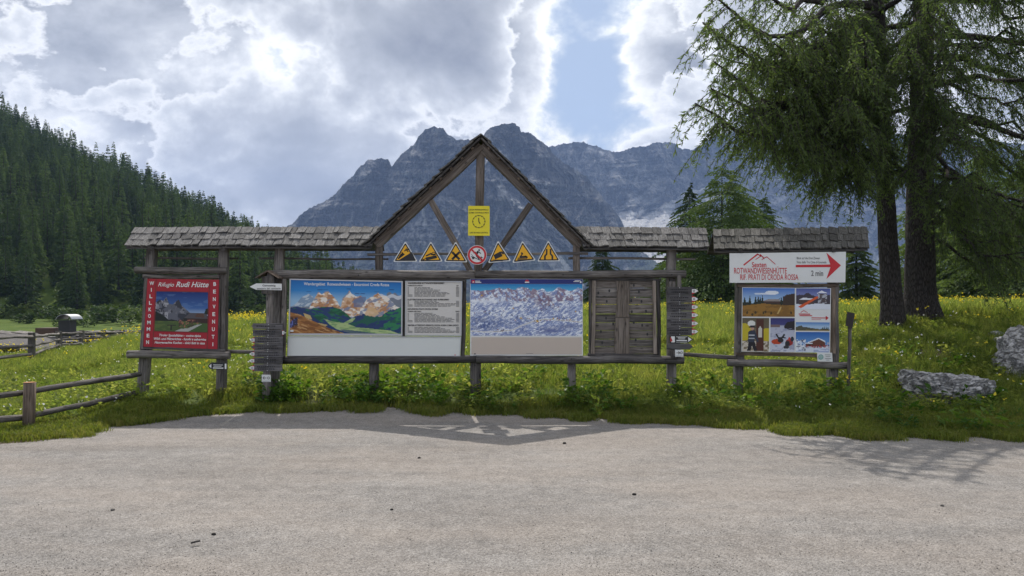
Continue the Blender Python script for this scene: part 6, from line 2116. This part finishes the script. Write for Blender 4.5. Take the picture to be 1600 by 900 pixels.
def shape_slab(co):
    x, y, z = co[:, 0].copy(), co[:, 1].copy(), co[:, 2].copy()
    # flat sloping top, right-hand nose that overhangs, body narrows towards its foot on the right
    top = 0.42 - 0.16 * x
    z2 = np.where(z > 0, np.minimum(z * 1.3, top + 0.12 * z), z)
    x2 = np.sign(x) * np.abs(x) ** 0.8
    under = np.clip(-z2, 0, 1)
    x2 = x2 - 0.65 * under * np.clip(x2 + 0.15, 0, 1)
    z2 = np.where((x2 > 0.55) & (z2 < 0), z2 * 0.35, z2)
    return np.stack([x2, y, z2], 1)
b1 = P(1492, 612, 12.4)
boulder('boulder', 'long flat grey limestone boulder with an overhanging nose on the right bank', shape_slab, (b1.x, b1.y + 0.3, b1.z - 0.02), (0.66, 0.5, 0.50), 3, 6)
def shape_lump(co):
    x, y, z = co.T.copy()
    z = z * (1 + 0.25 * np.clip(x, -1, 1)) 
    return np.stack([np.sign(x) * np.abs(x) ** 0.85, y, z], 1)
b2 = P(1640, 584, 13.4)
boulder('boulder', 'tall furrowed grey boulder cut off by the right edge of the picture', shape_lump, (b2.x, b2.y + 0.5, b2.z + 0.04), (0.56, 0.6, 0.74), 8, 6)
for k, (x, y, Y, sx, sz, lab) in enumerate([(1556, 547, 16.2, 0.15, 0.09, 'small pale flat stone in the grass beside the tall boulder'), (1562, 556, 15.6, 0.12, 0.10, 'rounded pale stone just below the flat stone beside the tall boulder'),
                                          (1418, 583, 13.9, 0.16, 0.06, 'low pale stone at the left tip of the long flat boulder'), (1375, 600, 13.6, 0.10, 0.05, 'pale stone half sunk in the grass left of the long flat boulder')]):
    c = P(x, y, Y)
    boulder('stone', lab, lambda co: co, (c.x, c.y, tz(c.x, c.y) + sz * 0.45), (sx, sx * 0.8, sz), 40 + k, 3, 'stone')
for k, (x, y, s, m_, lab) in enumerate([(991, 772, 0.016, DARKSTONE, 'dark stone lying on the gravel right of centre'), (334, 833, 0.014, DARKSTONE, 'dark round pebble on the gravel at the lower left'), (612, 795, 0.011, DARKSTONE, 'dark pebble on the gravel left of centre'),
                                         (1472, 789, 0.013, PEBBLE, 'pale pebble on the gravel at the lower right'), (655, 714, 0.015, DARKSTONE, 'dark stone on the gravel just beyond the left end of the gable shadow'), (882, 692, 0.019, DARKSTONE, 'brown stone on the gravel right of the gable shadow tip'),
                                         (176, 796, 0.014, PEBBLE, 'pale chip of stone on the gravel at the left')]):
    Y = H * F / (y - HY)
    c = P(x, y, Y)
    boulder('stone', lab, lambda co: co, (c.x, c.y, float(gravel_z(c.x, c.y)) + s * 0.4), (s * 1.2, s, s * 0.7), 60 + k, 3, 'stone', m_)
stick_a, stick_b = P(298, 851.5, 5.52), P(313, 850.5, 5.55)
stk = beam('stick', Vector((stick_a.x, stick_a.y, 0.012)), Vector((stick_b.x, stick_b.y, 0.016)), 0.016, 0.014, None, WOOD_DARK, True, wob=0.002)
tag(stk, 'short dark bit of stick lying on the gravel at the lower left', 'stick')

# ------------------------------------------------------------------ grass, flowers, weeds and loose gravel
def blade_clump(n, hmin, hmax, wd, spread, lean, seed, mat, name):
    rng = np.random.default_rng(seed)
    V, Fc = [], []
    for i in range(n):
        a = rng.uniform(0, 6.283)
        r = spread * math.sqrt(rng.random())
        bx, by = r * math.cos(a), r * math.sin(a)
        h = rng.uniform(hmin, hmax)
        la = rng.uniform(0, 6.283)
        le = lean * h * rng.uniform(0.2, 1.0)
        fa = rng.uniform(0, 6.283)
        w2 = wd * rng.uniform(0.6, 1.2) / 2
        cx, cy = math.cos(fa) * w2, math.sin(fa) * w2
        k = len(V)
        mx, my = bx + math.cos(la) * le * 0.3, by + math.sin(la) * le * 0.3
        V += [(bx - cx, by - cy, -0.02), (bx + cx, by + cy, -0.02), (mx + cx, my + cy, h * 0.6), (mx - cx, my - cy, h * 0.6),
              (bx + math.cos(la) * le, by + math.sin(la) * le, h * (1 - 0.25 * le / h))]
        Fc += [(k, k + 1, k + 2, k + 3), (k + 3, k + 2, k + 4)]
    return mesh_of(name, V, Fc, mat)
def leaf_clump(n, size, h, seed, mat, name, spread=0.16):
    rng = np.random.default_rng(seed)
    V, Fc = [], []
    for i in range(n):
        a = rng.uniform(0, 6.283)
        r = spread * math.sqrt(rng.random())
        z = rng.uniform(0.15, 1.0) * h
        s = size * rng.uniform(0.6, 1.3)
        d = np.array([math.cos(a), math.sin(a), rng.uniform(-0.2, 0.9)])
        d /= np.linalg.norm(d)
        side = np.cross(d, rng.normal(size=3) * 0.4 + np.array([0, 0, 1.0]))
        side /= np.linalg.norm(side)
        b = np.array([r * math.cos(a + 1), r * math.sin(a + 1), z])
        k = len(V)
        up = np.cross(side, d) * s * 0.12
        V += [tuple(b), tuple(b + d * s * .45 + side * s * .32 + up), tuple(b + d * s - up), tuple(b + d * s * .45 - side * s * .32 + up)]
        Fc += [(k, k + 1, k + 2), (k, k + 2, k + 3)]
        V += [(b[0] * .3, b[1] * .3, 0.0), (b[0] * .3 + .006, b[1] * .3, 0.0), tuple(b)]
        Fc.append((k + 4, k + 5, k + 6))
    return mesh_of(name, V, Fc, mat)
def flower_mesh(h, rad, seed, petal, name, heads=3, spread=0.08):
    rng = np.random.default_rng(seed)
    V, Fc, mi = [], [], []
    for q in range(heads):
        hx, hy_ = rng.normal(size=2) * spread
        hz = h * rng.uniform(0.75, 1.1)
        k = len(V)
        V += [(hx * .3 - .004, hy_ * .3, 0), (hx * .3 + .004, hy_ * .3, 0), (hx, hy_, hz)]
        Fc.append((k, k + 1, k + 2)); mi.append(1)
        n = 6
        k = len(V)
        tilt = rng.normal(size=2) * 0.5
        for j in range(n):
            a = 6.283 * j / n
            rr = rad * (1.0 if j % 2 else 0.75)
            x, y = rr * math.cos(a), rr * math.sin(a)
            V.append((hx + x, hy_ + y, hz + x * tilt[0] + y * tilt[1] + 0.3 * rad))
        V.append((hx, hy_, hz - 0.5 * rad))
        for j in range(n):
            Fc.append((k + j, k + (j + 1) % n, k + n)); mi.append(0)
    return mesh_of(name, V, Fc, [petal, GRASS], midx=mi)

GR = np.random.default_rng(99)
def sample(n, px0, px1, r0, r1, power=1.0, ymax=None):
    """points beyond the gravel edge: picture column, metres past the edge"""
    px = GR.uniform(px0, px1, n)
    e = edge_Y(px)
    r = r0 + (r1 - r0) * GR.random(n) ** power
    y = e + r
    x = (px - CX) / F * y
    return px, x, y, r
def rots(n, tilt=0.12):
    return np.stack([GR.normal(size=n) * tilt, GR.normal(size=n) * tilt, GR.uniform(0, 6.283, n)], 1)

tall = [blade_clump(24, 0.16, 0.42, 0.011, 0.13, 0.7, 200 + k, GRASS, 'grass_tuft') for k in range(5)]
short_ = [blade_clump(30, 0.03, 0.085, 0.007, 0.13, 0.9, 220 + k, TURF, 'turf_tuft') for k in range(4)]
mid_ = [blade_clump(24, 0.08, 0.2, 0.009, 0.13, 0.9, 230 + k, GRASS, 'grass_tuft') for k in range(4)]
broad = [leaf_clump(22, 0.075, 0.22, 240 + k, GRASS, 'grass_leaf', 0.14) for k in range(3)]

pts, rot, scl, idx = [], [], [], []
def add(px, x, y, r, keep, s, ks):
    m = keep
    z = terr(x, y)
    pts.append(np.stack([x, y, z], 1)[m])
    rot.append(rots(m.sum()))
    scl.append(s[m])
    idx.append(GR.choice(ks, m.sum()))
# verge of short turf, wider on the left in front of the fence
px, x, y, r = sample(44000, -600, 2200, -0.42, 2.6, 1.15)
wv = np.interp(px, [-200, 0, 150, 300, 400, 480, 700, 900, 1100, 1200, 1350, 1500, 1700], [1.3, 1.2, 1.4, 0.7, 0.35, 0.1, 0.16, 0.3, 0.5, 0.8, 1.0, 1.3, 1.4])
wv = wv * (0.6 + 0.8 * fbm(x * 1.3, y * 1.3, 0, 3, 7))
gapn = fbm(x * 2.2, y * 2.2, 0, 3, 8)
add(px, x, y, r, (r < wv + 0.2) & (gapn > 0.36 + 0.30 * (1 - smooth(-0.40, 0.25, r))), GR.uniform(0.7, 1.5, len(px)), [0, 1, 2, 3])
# meadow in front of and just behind the boards
px, x, y, r = sample(42000, -600, 2200, 0.0, 9.0, 0.9)
wv = np.interp(px, [-200, 0, 150, 300, 400, 480, 700, 900, 1100, 1200, 1350, 1500, 1700], [1.3, 1.2, 1.4, 0.7, 0.35, 0.1, 0.16, 0.3, 0.5, 0.8, 1.0, 1.3, 1.4]) * 0.8
hmul = smooth(0.0, 1.6, r - wv) * 0.75 + 0.25
patch = fbm(x * 0.6, y * 0.6, 0, 3, 17)
rockfree = (((x - b1.x) / 0.85) ** 2 + ((y - b1.y - 0.1) / 0.55) ** 2 > 1)
barr = np.zeros_like(x)
for (bx, by, bY, rx, ry) in [(1430, 628, 12.0, 0.5, 0.25), (1500, 640, 11.6, 0.9, 0.3), (1470, 560, 15.0, 0.6, 0.4)]:
    cb = P(bx, by, bY)
    barr = np.maximum(barr, np.exp(-(((x - cb.x) / rx) ** 2 + ((y - cb.y) / ry) ** 2)))
add(px, x, y, r, (r > wv) & rockfree & (GR.random(len(px)) > barr * 0.85), GR.uniform(0.50, 0.92, len(px)) * hmul * (0.5 + 0.8 * patch) * np.where(px < 240, 0.7, 1.0), [4, 5, 6, 7, 8, 9, 10, 11, 12, 13])
px, x, y, r = sample(9000, -160, 1760, 0.1, 12, 1.2)
add(px, x, y, r, (r > np.interp(px, [-200, 150, 300, 480, 900, 1200, 1350, 1700], [1.0, 1.0, .5, .1, .2, .6, .9, 1.1])) & (GR.random(9000) > 0.72), GR.uniform(0.7, 1.2, 9000), [12, 13, 14, 15])
# the rest of the meadow up to the crest
px, x, y, r = sample(44000, -650, 2250, 8.5, 36, 1.25)
add(px, x, y, r, np.ones(len(px), bool), GR.uniform(0.75, 1.25, len(px)) * np.where(px < 300, 0.8, 1 + 0.014 * r), [4, 5, 6, 7, 8])
scatter('grass', np.concatenate(pts), np.concatenate(rot), np.concatenate(scl), np.concatenate(idx), short_ + tall[:5] + mid_ + broad)

# broad-leaved weeds: dark strip at the gravel edge and under the posts
weeds = [leaf_clump(26, 0.105, 0.26, 260 + k, WEED, 'weed', 0.17) for k in range(4)]
px, x, y, r = sample(5200, 380, 1720, 0.05, 5.0, 1.3)
dens = np.exp(-((px - 600) / 65) ** 2) * np.exp(-((r - 0.3) / 0.4) ** 2) * 0.38
for pxc in (345, 428, 585, 742, 893, 1049, 1160, 1300):
    dens += 0.35 * np.exp(-((px - pxc) / 22) ** 2) * np.exp(-((y - 12.75) / 0.4) ** 2)
dens += 0.04 * smooth(1280, 1400, px) * smooth(0.5, 0.58, fbm(x * 0.8, y * 0.8, 0, 3, 27)) + 0.012
dens += 0.5 * np.exp(-((px - 440) / 30) ** 2) * np.exp(-((r - 0.4) / 0.4) ** 2) + 0.10 * np.exp(-((r - 0.7) / 0.5) ** 2) * (px > 650) * (px < 1000) * 0.5
m = GR.random(len(px)) < dens
scatter('weeds', np.stack([x, y, terr(x, y)], 1)[m], rots(m.sum(), 0.2), GR.uniform(0.5, 1.15, m.sum()), GR.integers(0, 4, m.sum()), weeds)

# flowers
yf = [flower_mesh(0.40, 0.024, 270 + k, PETAL_Y, 'flower', 4, 0.10) for k in range(3)]
px, x, y, r = sample(20500, -600, 2200, 0.8, 34, 0.8)
den = 0.035 + 0.6 * smooth(14, 26, r) * smooth(0.40, 0.55, fbm(x * 0.16, y * 0.16, 0, 3, 37)) 
den *= np.interp(px, [-200, 200, 330, 450, 700, 1000, 1300, 1480, 1700], [0.35, 0.5, 1.1, 1.1, 1.0, 0.35, 0.6, 1.5, 1.6])
m = GR.random(len(px)) < den
scatter('yellow_flowers', np.stack([x, y, terr(x, y)], 1)[m], rots(m.sum(), 0.15), GR.uniform(0.7, 1.25, m.sum()) * (1 + 0.014 * r[m]), GR.integers(0, 3, m.sum()), yf)
wf = [flower_mesh(0.30, 0.018, 280 + k, PETAL_W, 'flower', 2, 0.12) for k in range(3)]
px, x, y, r = sample(3600, -600, 2200, 0.6, 24, 1.0)
m = GR.random(len(px)) < 0.15 + 0.5 * smooth(0.5, 0.6, fbm(x * 0.3, y * 0.3, 0, 3, 47))
scatter('white_flowers', np.stack([x, y, terr(x, y)], 1)[m], rots(m.sum(), 0.25), GR.uniform(0.6, 1.2, m.sum()), GR.integers(0, 3, m.sum()), wf)

# undergrowth at the foot of the wood and on the valley side
bushes = [leaf_clump(130, 0.42, 1.5, 290 + k, leaf_mat('bush_leaves', (0.035, 0.06, 0.02), (0.055, 0.09, 0.028), (0.10, 0.14, 0.04), 0.3, (1.1, 1.15, 0.6), 0.1) if k == 0 else bpy.data.materials['bush_leaves'], 'bush', 0.9) for k in range(3)]
n = 300
bx = GR.uniform(-150, 560, n)
bY = GR.uniform(96, 165, n)
bX = (bx - CX) / F * bY
bz = np.where(bY > YFOOT + 2, hill_z(bx, bY), terr(bX, bY))
keep = (GR.random(n) < smooth(95, 150, bY)) 
scatter('undergrowth', np.stack([bX, bY, bz - 0.2], 1)[keep], rots(keep.sum(), 0.05), GR.uniform(0.7, 1.9, keep.sum()), GR.integers(0, 3, keep.sum()), bushes)

# loose chippings on the lot
def chip(seed, mat):
    rng = np.random.default_rng(seed)
    bm = bmesh.new()
    bmesh.ops.create_icosphere(bm, subdivisions=1, radius=1.0)
    for v in bm.verts:
        v.co = v.co * rng.uniform(0.65, 1.15)
        v.co.z *= 0.32
    me = bpy.data.meshes.new('chip')
    bm.to_mesh(me)
    bm.free()
    me.materials.append(mat)
    return me
chips = [chip(k, PEBBLE) for k in range(5)] + [chip(9, DARKSTONE)]
n = 22000
py = 900 - (900 - 640) * GR.random(n) ** 1.5
py = np.where(GR.random(n) < 0.12, GR.uniform(900, 1000, n), py)
pxx = GR.uniform(-400, 2000, n)
cyv = H * F / (py - HY)
cxv = (pxx - CX) / F * cyv
clus = fbm(cxv * 0.9, cyv * 0.9, 0, 4, 57)
inside = (cyv < edge_Y(pxx) + 0.15) & (GR.random(n) < 0.25 + 1.5 * smooth(0.42, 0.62, clus))
cs = 0.0020 + 0.0040 * GR.random(n) ** 4
pk = np.where(GR.random(n) < 0.02, 5, GR.integers(0, 5, n))
czv = gravel_z(cxv, cyv) + cs * 0.25
scatter('loose_gravel', np.stack([cxv, cyv, czv], 1)[inside], rots(inside.sum(), 0.4), cs[inside] * 1.0, pk[inside], chips)

# ------------------------------------------------------------------ mountain haze
def haze():
    x0, x1, y0, y1, z0, z1 = -5000, 5000, -150, 5200, -30, 860
    x0, x1, y0 = -6500, 6500, -5200
    V = [(x0, y0, z0), (x1, y0, z0), (x1, y1, z0), (x0, y1, z0), (x0, y0, z1), (x1, y0, z1), (x1, y1, z1), (x0, y1, z1)]
    Fc = [(3, 2, 1, 0), (4, 5, 6, 7), (0, 1, 5, 4), (1, 2, 6, 5), (2, 3, 7, 6), (3, 0, 4, 7)]
    m = bpy.data.materials.new('mountain_air')
    m.use_nodes = True
    t = NT(m.node_tree)
    out = t.n('ShaderNodeOutputMaterial')
    v = t.n('ShaderNodeVolumePrincipled')
    v.inputs['Color'].default_value = (0.40, 0.58, 1.0, 1)
    v.inputs['Density'].default_value = HAZE_DENSITY
    v.inputs['Anisotropy'].default_value = 0.0
    t.l(v.outputs[0], out.inputs['Volume'])
    obj('haze', mesh_of('haze', V, Fc, m), kind='stuff')
HAZE_DENSITY = 0.00014
haze()
